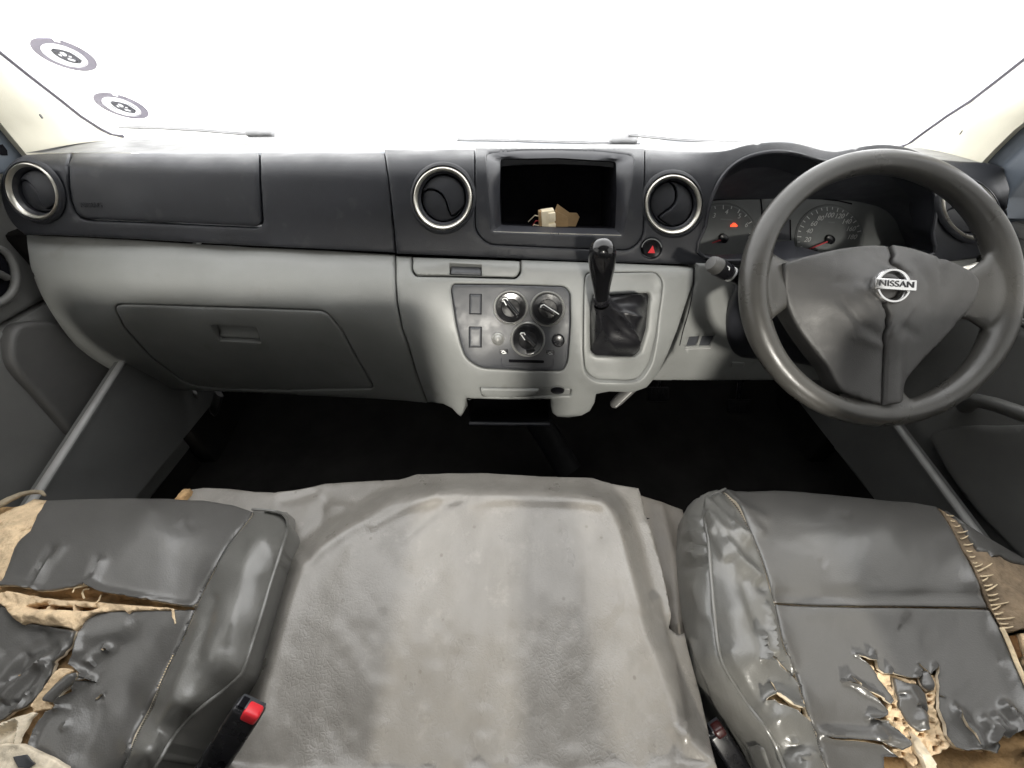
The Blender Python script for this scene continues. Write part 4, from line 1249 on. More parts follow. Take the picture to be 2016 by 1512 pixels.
# ================================================================== parking brake handle and pedals
HBk = thing("parking_brake_lever", "grey pull-type parking brake lever hanging under the gear surround", "brake lever", P1(SY(.60), 1230, 775))
a, b_ = P1(SY(.585), 1262, 748), P1(SY(.57), 1207, 797)
tube("grip", HBk, M['doordark'], [a, a.lerp(b_, .35), a.lerp(b_, .8), b_, b_ + (b_ - a).normalized() * .005], [(.010, .008), (.011, .009), (.012, .010), (.010, .008), (.004, .003)], seg=16)
tube("shaft", HBk, M['black'], [a, a + Vector((.02, .15, .06))], .007, seg=10)
tube("grip_seam", HBk, M['ringgrey'], [a + Vector((0, -.0085, .004)), b_ + Vector((.003, -.0095, .004))], .0018, seg=6)
def pedal(lab, u, v, y, w, h):
    c = P1(SY(y), u, v)
    t = thing("pedal", lab, "pedal", c, "pedals in the dark footwell")
    n = Vector((0, -.80, .60)); x = Vector((1, 0, 0)); yv = n.cross(x)
    pd = rbox("pedal_pad", t, M['rubber'], (c, x, yv, n), (w, h, .012), .004)
    for k in range(5):
        rbox("pad_rib", pd, M['rubber'], (c + n * .0068 + x * (w * (-.34 + .17 * k)), x, yv, n), (w * .07, h * .72, .003), .0008)
    tube("pedal_arm", t, M['black'], [c - n * .008, c + Vector((0, .06, .09)), c + Vector((0, .10, .20))], .008, seg=8)
pedal("clutch pedal, nearest the gear surround", 1296, 776, .80, .060, .042)
pedal("brake pedal, below the steering column", 1455, 800, .84, .070, .045)
pedal("accelerator pedal, below the steering wheel rim", 1570, 830, .85, .045, .10)

def spread(poly):
    """carry the parts of a seat that leave the frame on to their real extent (door side and backrest side)"""
    out = []
    for p in poly:
        u, v = float(p[0]), float(p[1])
        dep = lambda w: -.52 / (-SP + CP * (CY - w) / F)
        x = (u - CX) / F * dep(v)
        if u < -25:
            x = -.79
        elif u > 2040:
            x = .81
        if v >= 1500:
            v = 1880.0
        if u < -25 or u > 2040 or p[1] >= 1500:
            u = CX + F * x / dep(v)
        out.append((u, v))
    return out


# ================================================================== passenger seat
ZP = TPS([(60, 985, -.512), (300, 982, -.520), (300, 996, -.503), (300, 1020, -.496), (300, 1195, -.499), (300, 1400, -.514), (120, 1100, -.494), (120, 1300, -.506), (0, 1000, -.508), (0, 1180, -.500), (0, 1420, -.515), (-60, 1200, -.50), (-230, 1190, -.505), (-490, 1420, -.515), (-980, 1880, -.525), (-300, 1880, -.53), (60, 1880, -.53), (-150, 1500, -.52),
          (497, 1010, -.512), (480, 1060, -.492), (446, 1076, -.492), (404, 1151, -.494), (383, 1197, -.497), (357, 1259, -.501), (324, 1326, -.506), (268, 1448, -.514), (245, 1510, -.517),
          (520, 1060, -.480), (480, 1130, -.474), (450, 1220, -.474), (420, 1300, -.479), (360, 1390, -.488), (290, 1480, -.498),
          (565, 1024, -.518), (560, 1060, -.500), (536, 1136, -.496), (498, 1259, -.498), (469, 1333, -.503), (439, 1359, -.508), (372, 1415, -.514), (324, 1478, -.518), (305, 1512, -.520)], reg=2e-4)
ZP_ = lambda U, V: ZP(U, V)
SP_ = SZ(ZP_)
PS = thing("passenger_seat", "torn grey passenger seat with a long rip across its cushion", "seat", (-.55, .15, .30))
def c7(p): return cr(0, 950, 2.688, p)
def c6(p): return cr(0, 1100, 3.669, p)
seamR = [(497, 1011), (446, 1076), (404, 1151), (383, 1197), (357, 1259), (324, 1326), (294, 1396), (268, 1448), (240, 1518)]
seamS = [tuple(x) for x in arcsample(smooth(seamR, closed=False), 60, closed=False)]
def upto(v0, v1, dx=0):
    return [(x + dx, y) for x, y in seamS if v0 <= y <= v1]
ripTop = [(-30, 1150), (0, 1153)] + c6([(120, 206), (240, 215), (285, 240), (400, 232), (520, 212), (600, 195), (645, 178), (690, 215), (760, 245), (880, 262), (1000, 285), (1120, 308), (1230, 330), (1310, 342), (1390, 350)])
ripTopR = ragged(ripTop, 1.3, 5, closed=False, seed=4)
tornL = ragged(c7([(240, 98), (190, 180), (160, 250), (112, 292), (70, 345), (45, 430), (10, 520)]) + [(-30, 1150)], 1.6, 6, closed=False, seed=9)
front = [(91, 984), (180, 980), (250, 979), (330, 980), (400, 984), (460, 993), (497, 1006)]
def lift(pts, w, a):
    return lambda U, V: a * np.exp(-(polydist(pts, U, V, closed=False) / w) ** 2)
fold1 = ridges([(c7([(330, 340), (240, 440), (190, 560)]), 7, .004), (c7([(270, 350), (190, 470), (150, 570)]), 6, -.003), (c7([(545, 420), (500, 500), (480, 560)]), 7, .005), (c7([(520, 400), (470, 520)]), 5, -.003),
                (c7([(740, 620), (560, 590), (480, 550)]), 8, .006), (c7([(980, 180), (950, 210)]), 4, .003), (c7([(1010, 200), (1020, 240)]), 3, -.002)])
soft = lambda U, V: .0016 * vnoise(U / 46.0, V / 60.0) + .0003 * vnoise(U / 13.0 + 9, V / 17.0)
p1 = front + upto(1012, 1196, -1.5) + ripTopR[::-1] + tornL[::-1][1:]
panel("front_cushion_panel", PS, M['leather'], spread(p1), SP_, edge_mat=M['backing'], step=8, r=3.5, rw=.003, depth=.004, disp=lambda U, V: fold1(U, V) + soft(U, V) + lift(ripTopR, 10, .005)(U, V))
# rear right piece
ripBot = c6([(1385, 366), (1250, 368), (1100, 370), (960, 373), (840, 378), (740, 386), (690, 398), (650, 416), (620, 440), (600, 462), (590, 500), (584, 540)])
tearR = c6([(584, 540), (572, 600), (548, 690), (520, 722), (508, 760), (545, 800), (585, 815), (580, 850), (545, 900), (470, 965), (405, 1040), (408, 1070), (380, 1085), (335, 1100), (300, 1150), (268, 1200), (240, 1260), (215, 1330), (205, 1400)]) + [(50, 1530)]
tearR = [(x + 4 * math.exp(-((y - 1340) / 50) ** 2), y + 2 * math.exp(-((y - 1340) / 50) ** 2)) for x, y in tearR]
p2 = ragged(ripBot, 0.8, 5, closed=False, seed=2) + ragged(tearR, 1.3, 5, closed=False, seed=3)[1:] + [(150, 1530)] + [(x - 1.5, y) for x, y in seamS[::-1] if y > 1199]
fold2 = ridges([(c6([(585, 660), (520, 760)]), 6, .004), (c6([(800, 640), (620, 740)]), 9, .003), (c6([(570, 880), (420, 1010)]), 9, .007), (c6([(690, 870), (620, 850), (590, 820)]), 4, .006), (c6([(790, 650), (780, 640)]), 5, .006),
                (c6([(670, 760), (650, 740)]), 4, .005), (c6([(760, 980), (700, 1010)]), 4, -.002), (c6([(490, 1190), (450, 1230)]), 4, .003), (c6([(900, 500), (640, 560), (600, 620)]), 22, .005), (c6([(1100, 1000), (950, 1300)]), 22, .003), (c6([(700, 1100), (600, 1400)]), 26, -.003), (c6([(410, 1080), (490, 1085)]), 3, .003)])
slits2 = [ragged(c6([(590, 880), (690, 885), (640, 862)]), .5, 3, seed=5), c6([(780, 650), (800, 640), (806, 654), (790, 660)]), c6([(470, 1000), (540, 960), (552, 930), (500, 968)]), c6([(690, 1012), (725, 985), (745, 980), (700, 1016)])]
panel("rear_cushion_panel", PS, M['leather'], spread(p2), SP_, edge_mat=M['backing'], step=7, r=3.2, rw=.003, depth=.004, holes=slits2, hr=2, hrw=-.0025, disp=lambda U, V: fold2(U, V) + soft(U + 300, V) + lift(tearR, 7, .004)(U, V))
# rear left piece
p3b = c6([(60, 362), (110, 412), (170, 462), (330, 484), (500, 512), (560, 524), (545, 600), (515, 650), (480, 705), (440, 740), (400, 780), (380, 850), (355, 900), (300, 985), (240, 1042), (180, 1082), (95, 1112), (40, 1150)]) + [(0, 1421), (-50, 1440)]
p3b = [(x - 5 * math.exp(-((y - 1345) / 55) ** 2), y - 3 * math.exp(-((y - 1345) / 55) ** 2)) for x, y in p3b]
p3 = [(-50, 1190), (0, 1191)] + ragged(p3b, 1.2, 5, closed=False, seed=6)
fold3 = ridges([(c6([(540, 560), (420, 650), (300, 760)]), 12, .005), (c6([(400, 640), (200, 730), (80, 850)]), 9, -.005), (c6([(330, 720), (150, 860), (20, 990)]), 9, .005), (c6([(480, 660), (420, 740)]), 6, .006), (c6([(350, 770), (230, 960)]), 4, .005),
                (c6([(190, 980), (110, 1080)]), 4, .005), (c6([(160, 700), (60, 850), (0, 900)]), 6, -.004), (c6([(0, 1060), (120, 1045), (180, 990)]), 3, -.004), (c6([(140, 850), (100, 860)]), 4, -.003), (c6([(300, 560), (120, 640), (0, 680)]), 14, -.004)])
panel("side_cushion_panel", PS, M['leather'], spread(p3), SP_, edge_mat=M['backing'], step=7, r=3, rw=.003, depth=.004, disp=lambda U, V: fold3(U, V) + soft(U, V + 400) + lift(p3b, 7, .003)(U, V), off=-.002)
# bolster between the stitched seam and the piping, then the side gusset
pipe = smooth([(497, 1003), (530, 1006), (556, 1012), (566, 1030), (560, 1062), (536, 1136), (517, 1200), (498, 1259), (480, 1315), (469, 1333), (439, 1359), (400, 1389), (372, 1415), (345, 1447), (324, 1478), (300, 1520)], closed=False, sub=5)
bolP = [(x + 1.2, y) for x, y in seamS]
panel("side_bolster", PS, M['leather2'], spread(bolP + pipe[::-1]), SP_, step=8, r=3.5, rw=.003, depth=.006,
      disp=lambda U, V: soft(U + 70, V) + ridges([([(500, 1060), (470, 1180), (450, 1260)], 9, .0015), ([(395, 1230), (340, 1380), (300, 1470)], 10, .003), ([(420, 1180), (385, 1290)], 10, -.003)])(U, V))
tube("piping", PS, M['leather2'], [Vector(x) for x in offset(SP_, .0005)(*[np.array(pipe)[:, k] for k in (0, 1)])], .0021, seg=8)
def stitching(name, par, mt, line, s, pitch, w, h, side=0.0):
    q = np.array(line, float)
    n = max(2, int(np.linalg.norm(np.diff(q, axis=0), axis=1).sum() / pitch))
    q = arcsample([tuple(x) for x in q], n, closed=False)
    P = offset(s, h)(q[:, 0] + side, q[:, 1]); NN = normals(s, q[:, 0], q[:, 1])
    vs, fs = [], []
    for i in range(n - 1):
        a = P[i] * .82 + P[i + 1] * .18; b = P[i] * .18 + P[i + 1] * .82
        d = b - a; x = np.cross(NN[i], d); x /= np.linalg.norm(x) + 1e-9
        k = len(vs); up = NN[i] * w
        vs += [a - x * w, a + x * w, b + x * w, b - x * w, (a + b) / 2 + up]
        fs += [(k, k + 1, k + 4), (k + 1, k + 2, k + 4), (k + 2, k + 3, k + 4), (k + 3, k, k + 4)]
    o = mk(name, vs, fs, mt, par, smoothed=False); o['kind'] = 'stuff'
    return o
stitching("seam_stitching", PS, M['darkthread'], seamS, SP_, 5.0, .0010, -.0012)
stitching("seam_stitching", PS, M['thread'], [p for p in seamS if 1285 < p[1] < 1400], SP_, 5.5, .0009, -.0008, -2.5)
gus = pipe[3:] + [(335, 1520), (372, 1452), (409, 1433), (470, 1402), (497, 1372), (520, 1310), (541, 1262), (560, 1190), (577, 1130), (586, 1098), (590, 1060), (582, 1020), (566, 1006)]
ZG = lambda U, V: ZP(U, V) * 0 + np.interp(V, [1000, 1100, 1300, 1400, 1520], [-.505, -.500, -.505, -.512, -.520]) - .0030 * np.minimum(polydist(pipe, U, V, closed=False), 60) - .002
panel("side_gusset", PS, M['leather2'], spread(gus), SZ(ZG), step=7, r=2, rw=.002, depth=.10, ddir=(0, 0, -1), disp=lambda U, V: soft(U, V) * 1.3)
# foam under the cover
foamP = [(-60, 990), (91, 986)] + front[1:] + [(495, 1012), (446, 1078), (404, 1152), (383, 1199), (357, 1260), (324, 1327), (294, 1397), (268, 1449), (240, 1530), (-60, 1530)]
fo_n = lambda U, V: .0035 * vnoise(U / 9.0, V / 9.0) + .003 * vnoise(U / 21.0, V / 19.0 + 5)
panel("cushion_foam", PS, M['foam'], spread(foamP), SP_, edge_mat=M['rubber'], step=11, r=0, depth=.17, ddir=(0, 0, -1), disp=fo_n,  # foam sides coloured black, standing in for the dark gap beside the seat
      off=lambda U, V: -.0095 - .012 * np.exp(-(polydist(c6([(250, 270), (600, 260), (1000, 320)]), U, V, closed=False) / 9) ** 2))
lipT = c6([(-60, 240), (0, 250), (60, 232), (140, 250), (230, 265), (330, 285), (480, 302), (640, 310), (740, 318), (860, 328), (980, 336), (1140, 350), (1258, 362)])
lipB = c6([(1262, 372), (1276, 480), (1262, 440), (1246, 372), (1090, 374), (960, 378), (938, 396), (915, 376), (740, 388), (690, 400), (650, 418), (615, 450), (585, 490), (545, 520), (500, 500), (420, 488), (330, 484), (240, 462), (190, 480), (150, 455), (120, 415), (70, 372), (0, 330), (-60, 330)])
slitL = [ragged(c6([(208, 345), (260, 328), (340, 322), (372, 340), (362, 372), (290, 372), (230, 362)]), .7, 3, seed=11), ragged(c6([(376, 338), (470, 345), (548, 352), (545, 376), (450, 374), (372, 372)]), .7, 3, seed=12), ragged(c6([(560, 346), (640, 352), (722, 356), (690, 374), (600, 378), (556, 372)]), .7, 3, seed=13)]
panel("foam_lip", PS, M['foampale'], ragged(lipT + lipB, 1.2, 4, seed=14), SP_, step=5, r=3, rw=.004, depth=.012, holes=slitL, hr=2.5, hrw=.003,
      off=lambda U, V: .003 + .009 * np.exp(-(polydist(c6([(150, 410), (480, 430)]), U, V, closed=False) / 14) ** 2), disp=fo_n)
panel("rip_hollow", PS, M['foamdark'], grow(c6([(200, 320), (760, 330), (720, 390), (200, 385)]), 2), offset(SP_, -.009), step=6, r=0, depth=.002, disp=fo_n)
for k, q in enumerate(([(530, 245), (545, 215), (590, 205), (640, 195)], [(615, 290), (600, 250), (610, 225), (650, 220)], [(735, 262), (720, 300), (700, 320)], [(1255, 365), (1262, 420), (1272, 470)])):
    pts = c6(q)
    tube("loose_thread", PS, M['thread'], [Vector(x) for x in offset(SP_, .001)(np.array([p[0] for p in pts]), np.array([p[1] for p in pts]))], .0009, seg=5)
# exposed foam edge at the door side, with its turned-back cover
fb = [(-70, 1010), (0, 1003), (30, 988), (62, 974), (90, 975), (88, 990), (72, 1016), (58, 1046), (42, 1060), (27, 1078), (17, 1112), (4, 1150), (-70, 1160)]
panel("bare_foam_edge", PS, M['foampale'], spread(fb), SP_, step=8, r=9, rw=.010, depth=.05, disp=fo_n, off=-.004)
tube("turned_cover_edge", PS, M['hem'], [Vector(x) for x in offset(SP_, .004)(np.array([-60., -20, 0, 22, 45, 66, 84, 92]), np.array([1030., 1012, 999, 987, 977, 972.5, 973, 980]))], [.005, .005, .005, .0045, .004, .0035, .003, .0015], seg=10)
# torn lining in the lower tear
panel("torn_lining", PS, M['backing'], ragged(c6([(-60, 1215), (0, 1190), (80, 1160), (160, 1135), (250, 1105), (272, 1118), (235, 1160), (205, 1210), (185, 1260), (160, 1340), (60, 1350), (-60, 1350)]), 1.4, 5, seed=21), SP_, step=5, r=3, rw=.002, depth=.002,
      off=.003, disp=ridges([(c6([(0, 1230), (160, 1150)]), 5, .006), (c6([(180, 1180), (150, 1330)]), 5, .005), (c6([(0, 1280), (120, 1220)]), 7, -.006)]))
panel("torn_lining", PS, M['foampale'], ragged(c6([(250, 1045), (300, 980), (345, 930), (380, 880), (395, 820), (430, 790), (520, 790), (545, 805), (500, 830), (440, 870), (400, 930), (340, 1000), (380, 1040), (405, 1060), (375, 1085), (300, 1095), (240, 1110)]), 1.3, 5, seed=22), SP_, step=5, r=2.5, rw=.002, depth=.002,
      off=.002, disp=ridges([(c6([(260, 1060), (330, 960), (420, 830)]), 4, .004)]))
panel("leather_flap", PS, M['leather'], ragged(c6([(360, 1000), (430, 900), (510, 830), (575, 822), (585, 850), (545, 905), (470, 970), (405, 1042), (365, 1030)]), .7, 5, seed=23), SP_, edge_mat=M['backing'], step=5, r=3, rw=.003, depth=.003, off=.005, disp=ridges([(c6([(370, 1010), (560, 840)]), 10, .006)]))
# seat base
slab("seat_base", M['rubber'], -.80, -.30, -.20, .30, .07, .30, .02, PS)
clo = thing("cloth_scrap", "cream cloth scrap with a grey patch lying on the torn passenger seat", "cloth", P1(SP_, 60, 1500))
panel("cloth", clo, M['backing'], ragged([(-60, 1466), (0, 1468), (27, 1462), (57, 1464), (90, 1479), (123, 1495), (146, 1508), (150, 1535), (-60, 1535)], .8, 6, seed=31), SP_, step=6, r=3, rw=.003, depth=.003, off=.010, disp=lambda U, V: .003 * vnoise(U / 22, V / 18))
panel("patch", clo, M['greypanel'], [(46, 1488), (72, 1484), (89, 1502), (74, 1512), (56, 1509)], SP_, step=5, r=1.5, rw=.0005, depth=.001, off=.0120, disp=lambda U, V: .003 * vnoise(U / 22, V / 18))

def backrest(par, x0, x1, top, lean=.06):
    xs = (x0 + x1) / 2
    fr_ = (Vector((xs, -.155 - lean * .5, (.40 + top) / 2)), Vector((1, 0, 0)), Vector((0, -lean, 1)).normalized(), Vector((0, -1, -lean)).normalized())
    rbox("backrest", par, M['leather'], fr_, (x1 - x0, top - .40, .11), .035, 4)
backrest(PS, -.80, -.14, .875)

# ================================================================== driver's seat
ZD = TPS([(1474, 966, -.515), (1526, 964, -.520), (1640, 970, -.522), (1640, 986, -.506), (1640, 1012, -.498), (1750, 981, -.522), (1750, 998, -.506), (1846, 995, -.520), (1640, 1120, -.497), (1640, 1194, -.503), (1640, 1300, -.508), (1700, 1420, -.520), (1700, 1520, -.53), (1800, 1195, -.503), (1850, 1400, -.516),
          (1424, 965, -.516), (1452, 998, -.500), (1474, 1039, -.492), (1497, 1088, -.490), (1530, 1203, -.495), (1567, 1326, -.503), (1608, 1448, -.512), (1627, 1520, -.516),
          (1440, 1010, -.494), (1440, 1080, -.480), (1465, 1200, -.474), (1490, 1300, -.478), (1540, 1420, -.490), (1585, 1520, -.502),
          (1426, 962, -.520), (1392, 983, -.515), (1387, 1017, -.502), (1394, 1062, -.497), (1400, 1136, -.496), (1409, 1229, -.497), (1418, 1292, -.500), (1445, 1344, -.504), (1474, 1389, -.508), (1526, 1467, -.516), (1545, 1520, -.520),
          (1876, 1039, -.497), (1898, 1084, -.495), (1949, 1199, -.500), (1995, 1296, -.508), (2020, 1360, -.512), (1900, 1022, -.505), (1950, 1090, -.488), (2010, 1180, -.484), (2060, 1300, -.49), (2060, 1130, -.53), (1980, 1060, -.53), (2320, 1240, -.52), (2640, 1530, -.53), (3050, 1880, -.545), (2400, 1880, -.545), (1800, 1880, -.545), (2200, 1450, -.505)], reg=2e-4)
SD_ = SZ(lambda U, V: ZD(U, V))
DS = thing("driver_seat", "grey driver's seat with split seams and a branching tear showing foam", "seat", (.62, .15, .30))
def c8(p): return cr(1266, 950, 2.688, p)
def c5(p): return cr(1580, 1200, 4.624, p)
def c4(p): return cr(1200, 1200, 3.877, p)
sL = [tuple(x) for x in arcsample(smooth(c8([(420, 42), (500, 130), (560, 240), (620, 370), (670, 520), (710, 680), (750, 850), (810, 1010), (860, 1160), (920, 1340), (975, 1530)]), closed=False), 70, closed=False)]
sR = [tuple(x) for x in arcsample(smooth(c8([(1560, 122), (1640, 240), (1700, 360), (1790, 540), (1835, 670), (1900, 790), (1960, 930), (2016, 1060), (2090, 1230)]), closed=False), 60, closed=False)]
cross = c8([(712, 640), (850, 650), (1000, 655), (1200, 658), (1400, 660), (1620, 664), (1835, 670)])
frD = c8([(420, 38), (490, 40), (560, 44), (700, 38), (850, 46), (1000, 58), (1150, 74), (1300, 90), (1440, 104), (1560, 122)])
foldD = ridges([(c8([(455, 60), (560, 190), (620, 260)]), 9, .004), (c8([(500, 110), (640, 190)]), 10, .003), (c8([(480, 50), (530, 110)]), 6, -.002), (c8([(1060, 160), (1100, 175)]), 4, -.0025), (c8([(945, 425), (960, 418)]), 3, -.0025), (c8([(1235, 530), (1245, 528)]), 3, -.0025), (c8([(730, 600), (1280, 610), (1800, 600)]), 14, -.003)])
panel("front_cushion_panel", DS, M['leather'], frD + [(x - 1.3, y) for x, y in sR if y < 1199] + [(x, y - 1.2) for x, y in cross[::-1]] + [(x + 1.3, y) for x, y in sL[::-1] if y < 1188][:-1], SD_, edge_mat=M['backing'], step=8, r=3.5, rw=.003, depth=.005, disp=lambda U, V: foldD(U, V) + soft(U, V + 90))
# rear panel with the branching tear
H = [[(480, 412), (560, 436), (622, 462), (652, 400), (668, 470), (690, 540), (740, 580), (790, 590), (800, 545), (830, 580), (900, 602), (980, 622), (1052, 626), (1050, 590), (1095, 552), (1045, 485), (1100, 530), (1165, 588), (1195, 520), (1222, 596), (1240, 700), (1232, 800), (1238, 900), (1262, 975), (1298, 1045), (1312, 1150), (1392, 1250), (1500, 1282), (1600, 1268), (1690, 1285), (1765, 1310), (1800, 1240), (1740, 1150), (1790, 1140), (1880, 1170), (1905, 1130), (1960, 1120), (2060, 1080), (2100, 1500), (740, 1500), (735, 1342), (870, 1342), (800, 1290), (720, 1230), (560, 1195), (400, 1182), (300, 1180), (240, 1172), (165, 1140), (260, 1158), (420, 1158), (560, 1168), (690, 1190), (800, 1245), (900, 1272), (955, 1230), (940, 1180), (860, 1095), (780, 1030), (765, 1008), (610, 986), (700, 975), (768, 960), (770, 915), (690, 830), (620, 780), (540, 720), (470, 680), (375, 655), (445, 660), (430, 605), (480, 680), (560, 735), (640, 765), (730, 820), (795, 860), (822, 830), (790, 770), (740, 700), (690, 640), (660, 580), (600, 500)]]
holesD = [ragged(c5(H[0]), .8, 4, seed=41)]
slD = [c5([(1395, 885), (1430, 980), (1480, 1060), (1540, 1120), (1590, 1230), (1530, 1130), (1460, 1060), (1410, 980)]), c5([(1240, 780), (1290, 800), (1260, 795)]), c5([(1880, 890), (1950, 950), (1900, 920)])]
botL = c5([(215, 1443), (190, 1330), (130, 1170)])
rearD = [(x, y + 1.2) for x, y in cross] + [(x - 1.3, y) for x, y in sR if y > 1201] + [(2050, 1530), (1640, 1530)] + [(x + 1.5, y) for x, y in sL[::-1] if y > 1191]
foldR = ridges([(c5([(640, 380), (630, 460)]), 3, .006), (c5([(470, 405), (620, 455)]), 3, .003), (c5([(1190, 510), (1200, 580)]), 4, .006), (c5([(1050, 560), (1040, 610)]), 3, .006), (c5([(800, 540), (790, 580)]), 3, .005),
                (c5([(370, 650), (470, 675)]), 3, .006), (c5([(450, 640), (560, 730), (700, 800)]), 6, .005), (c5([(170, 1120), (400, 1140), (560, 1150), (690, 1160)]), 11, .006), (c5([(700, 1060), (680, 1160)]), 3, .004), (c5([(720, 1120), (840, 1180), (930, 1200)]), 12, .007),
                (c5([(600, 975), (760, 990)]), 4, .005), (c5([(1370, 880), (1390, 920)]), 5, .004), (c5([(1420, 960), (1560, 1110), (1620, 1230)]), 12, .004), (c5([(1740, 980), (1850, 1100), (1900, 1110)]), 9, .007), (c5([(1830, 870), (1960, 1000), (2010, 1080)]), 9, .007), (c5([(1740, 1090), (1720, 1200)]), 6, .009), (c5([(1640, 1000), (1760, 1130)]), 10, .005),
                (c5([(0, 30), (600, 40), (850, 60)]), 22, .002), (c5([(890, 175), (900, 180)]), 3, -.002), (c5([(1780, 470), (1790, 480)]), 3, -.0015)])
panel("rear_cushion_panel", DS, M['leather'], spread(rearD), SD_, edge_mat=M['backing'], step=6, r=3.2, rw=.003, depth=.004, holes=holesD + slD, hr=2.2, hrw=-.0012, disp=lambda U, V: foldR(U, V) + soft(U, V + 777))
isl = [[(842, 618), (905, 640), (960, 668), (1060, 684), (1095, 720), (1132, 765), (1150, 860), (1162, 950), (1150, 1092), (1075, 1112), (1000, 1062), (935, 970), (890, 882), (886, 800), (860, 740)],
       [(1062, 566), (1105, 560), (1165, 596), (1200, 660), (1195, 735), (1150, 742), (1100, 695), (1075, 640)],
       [(225, 1212), (330, 1212), (420, 1228), (500, 1262), (540, 1318), (610, 1326), (690, 1390), (715, 1500), (215, 1500), (190, 1330)]]
iD = ridges([(c5([(960, 720), (1030, 850), (1080, 960)]), 14, .005), (c5([(1040, 870), (1110, 895), (1150, 940)]), 3, -.004), (c5([(900, 780), (940, 780)]), 3, -.003), (c5([(1110, 580), (1160, 690)]), 7, .004), (c5([(1080, 1010), (1130, 1090)]), 10, .004)])
for k, q in enumerate(isl):
    panel("leather_flap", DS, M['leather'], ragged(c5(q), .7, 4, seed=50 + k), SD_, edge_mat=M['backing'], step=5, r=2.6, rw=.003, depth=.003, off=(-.001, .001, -.004)[k], disp=iD)
# crumbling foam in the tear: a raised pitted web, with cells broken out of it
web = [(600, 500), (660, 580), (700, 640), (760, 720), (800, 800), (790, 900), (770, 960), (780, 1030), (860, 1090), (950, 1190), (960, 1240), (890, 1280), (760, 1240), (560, 1190), (400, 1182), (520, 1235), (530, 1290), (610, 1300), (700, 1385), (735, 1342), (870, 1345), (960, 1372), (1020, 1440), (1050, 1500), (1220, 1500), (1180, 1350), (1240, 1330), (1300, 1320), (1310, 1290), (1390, 1262), (1500, 1295), (1600, 1280), (1690, 1300), (1690, 1285), (1600, 1262), (1500, 1274), (1392, 1240), (1312, 1150), (1298, 1045), (1262, 975), (1238, 900), (1232, 800), (1240, 700), (1222, 596), (1170, 590), (1180, 740), (1140, 770), (1160, 870), (1160, 960), (1150, 1090), (1070, 1115), (1000, 1062), (935, 970), (888, 882), (880, 800), (850, 720), (835, 620), (900, 640), (960, 668), (1060, 680), (1060, 640), (980, 628), (900, 606), (830, 588), (760, 585), (700, 560), (660, 500)]
cells = [[(830, 865), (860, 860), (880, 900), (845, 905)], [(860, 985), (905, 990), (912, 1025), (870, 1020)], [(940, 1035), (975, 1040), (965, 1065), (938, 1058)], [(1165, 838), (1200, 835), (1208, 860), (1172, 862)], [(1165, 770), (1200, 775), (1195, 800), (1165, 795)], [(1085, 1130), (1125, 1130), (1130, 1165), (1090, 1155)], [(1235, 1145), (1275, 1160), (1280, 1195), (1240, 1180)], [(1010, 1165), (1060, 1185), (1030, 1195)], [(1220, 1250), (1270, 1255), (1262, 1310), (1225, 1295)], [(1290, 1195), (1320, 1220), (1310, 1255), (1285, 1230)], [(760, 1265), (780, 1268), (775, 1290), (755, 1285)], [(805, 1268), (835, 1275), (828, 1285)], [(930, 1300), (965, 1315), (960, 1345), (930, 1325)], [(1205, 1030), (1240, 1040), (1230, 1060)]]
fo2 = lambda U, V: .003 * vnoise(U / 5.0, V / 5.0) + .0035 * vnoise(U / 11.0, V / 10.0 + 5)
panel("foam_web", DS, M['foampale'], ragged(c5(web), .9, 3.5, seed=61), SD_, step=4, r=2, rw=.003, depth=.010, holes=[ragged(c5(q), .4, 2.5, seed=70 + i) for i, q in enumerate(cells)], hr=2.2, hrw=.003, off=-.0035, disp=fo2)
panel("torn_lining", DS, M['backing'], ragged(c5([(985, 1110), (1020, 1160), (1080, 1230), (1150, 1290), (1215, 1420), (1235, 1500), (1110, 1500), (1080, 1400), (1030, 1290), (1000, 1210)]), .7, 4, seed=62), SD_, step=4, r=2.5, rw=.003, depth=.002, off=.001, disp=ridges([(c5([(1010, 1160), (1170, 1400)]), 5, .006), (c5([(1060, 1340), (1100, 1440)]), 4, .004)]))
panel("cushion_foam", DS, M['foam'], spread(frD + [(x - 2, y) for x, y in sR] + [(2100, 1530), (1640, 1530)] + [(x + 2, y) for x, y in sL[::-1]]), SD_, edge_mat=M['rubber'], step=11, r=0, depth=.17, ddir=(0, 0, -1), disp=fo_n, off=lambda U, V: -.0095 - .008 * sstep(V, 1470, 1490) * sstep(U, 1830, 1860))  # foam sides black here too, for the shade of the gap
# left bolster with its own splits, gusset
pD = [tuple(x) for x in smooth(c8([(436, 36), (400, 52), (365, 68), (340, 92), (326, 135), (325, 185), (335, 240), (345, 300), (352, 400), (360, 500), (372, 640), (385, 760), (395, 850), (410, 920), (440, 990), (480, 1060), (560, 1180), (650, 1300), (700, 1390), (755, 1530)]), closed=False, sub=5)]
T1 = c4([(1345, 268), (1372, 300), (1390, 370), (1420, 440), (1438, 480), (1428, 510), (1455, 545), (1470, 585), (1442, 578), (1412, 530), (1395, 508), (1416, 500), (1388, 430), (1362, 340)])
T2 = c4([(1268, 632), (1310, 668), (1400, 725), (1465, 748), (1478, 690), (1496, 722), (1518, 715), (1526, 790), (1534, 856), (1470, 806), (1430, 765), (1350, 735), (1290, 716), (1262, 690), (1205, 706), (1215, 672), (1255, 652)])
T3 = c4([(1196, 335), (1240, 345), (1285, 372), (1310, 420), (1350, 465), (1412, 503), (1345, 468), (1302, 430), (1278, 378), (1235, 352), (1200, 342)])
T4 = c4([(1225, 545), (1250, 575), (1275, 630), (1262, 612), (1240, 575)])
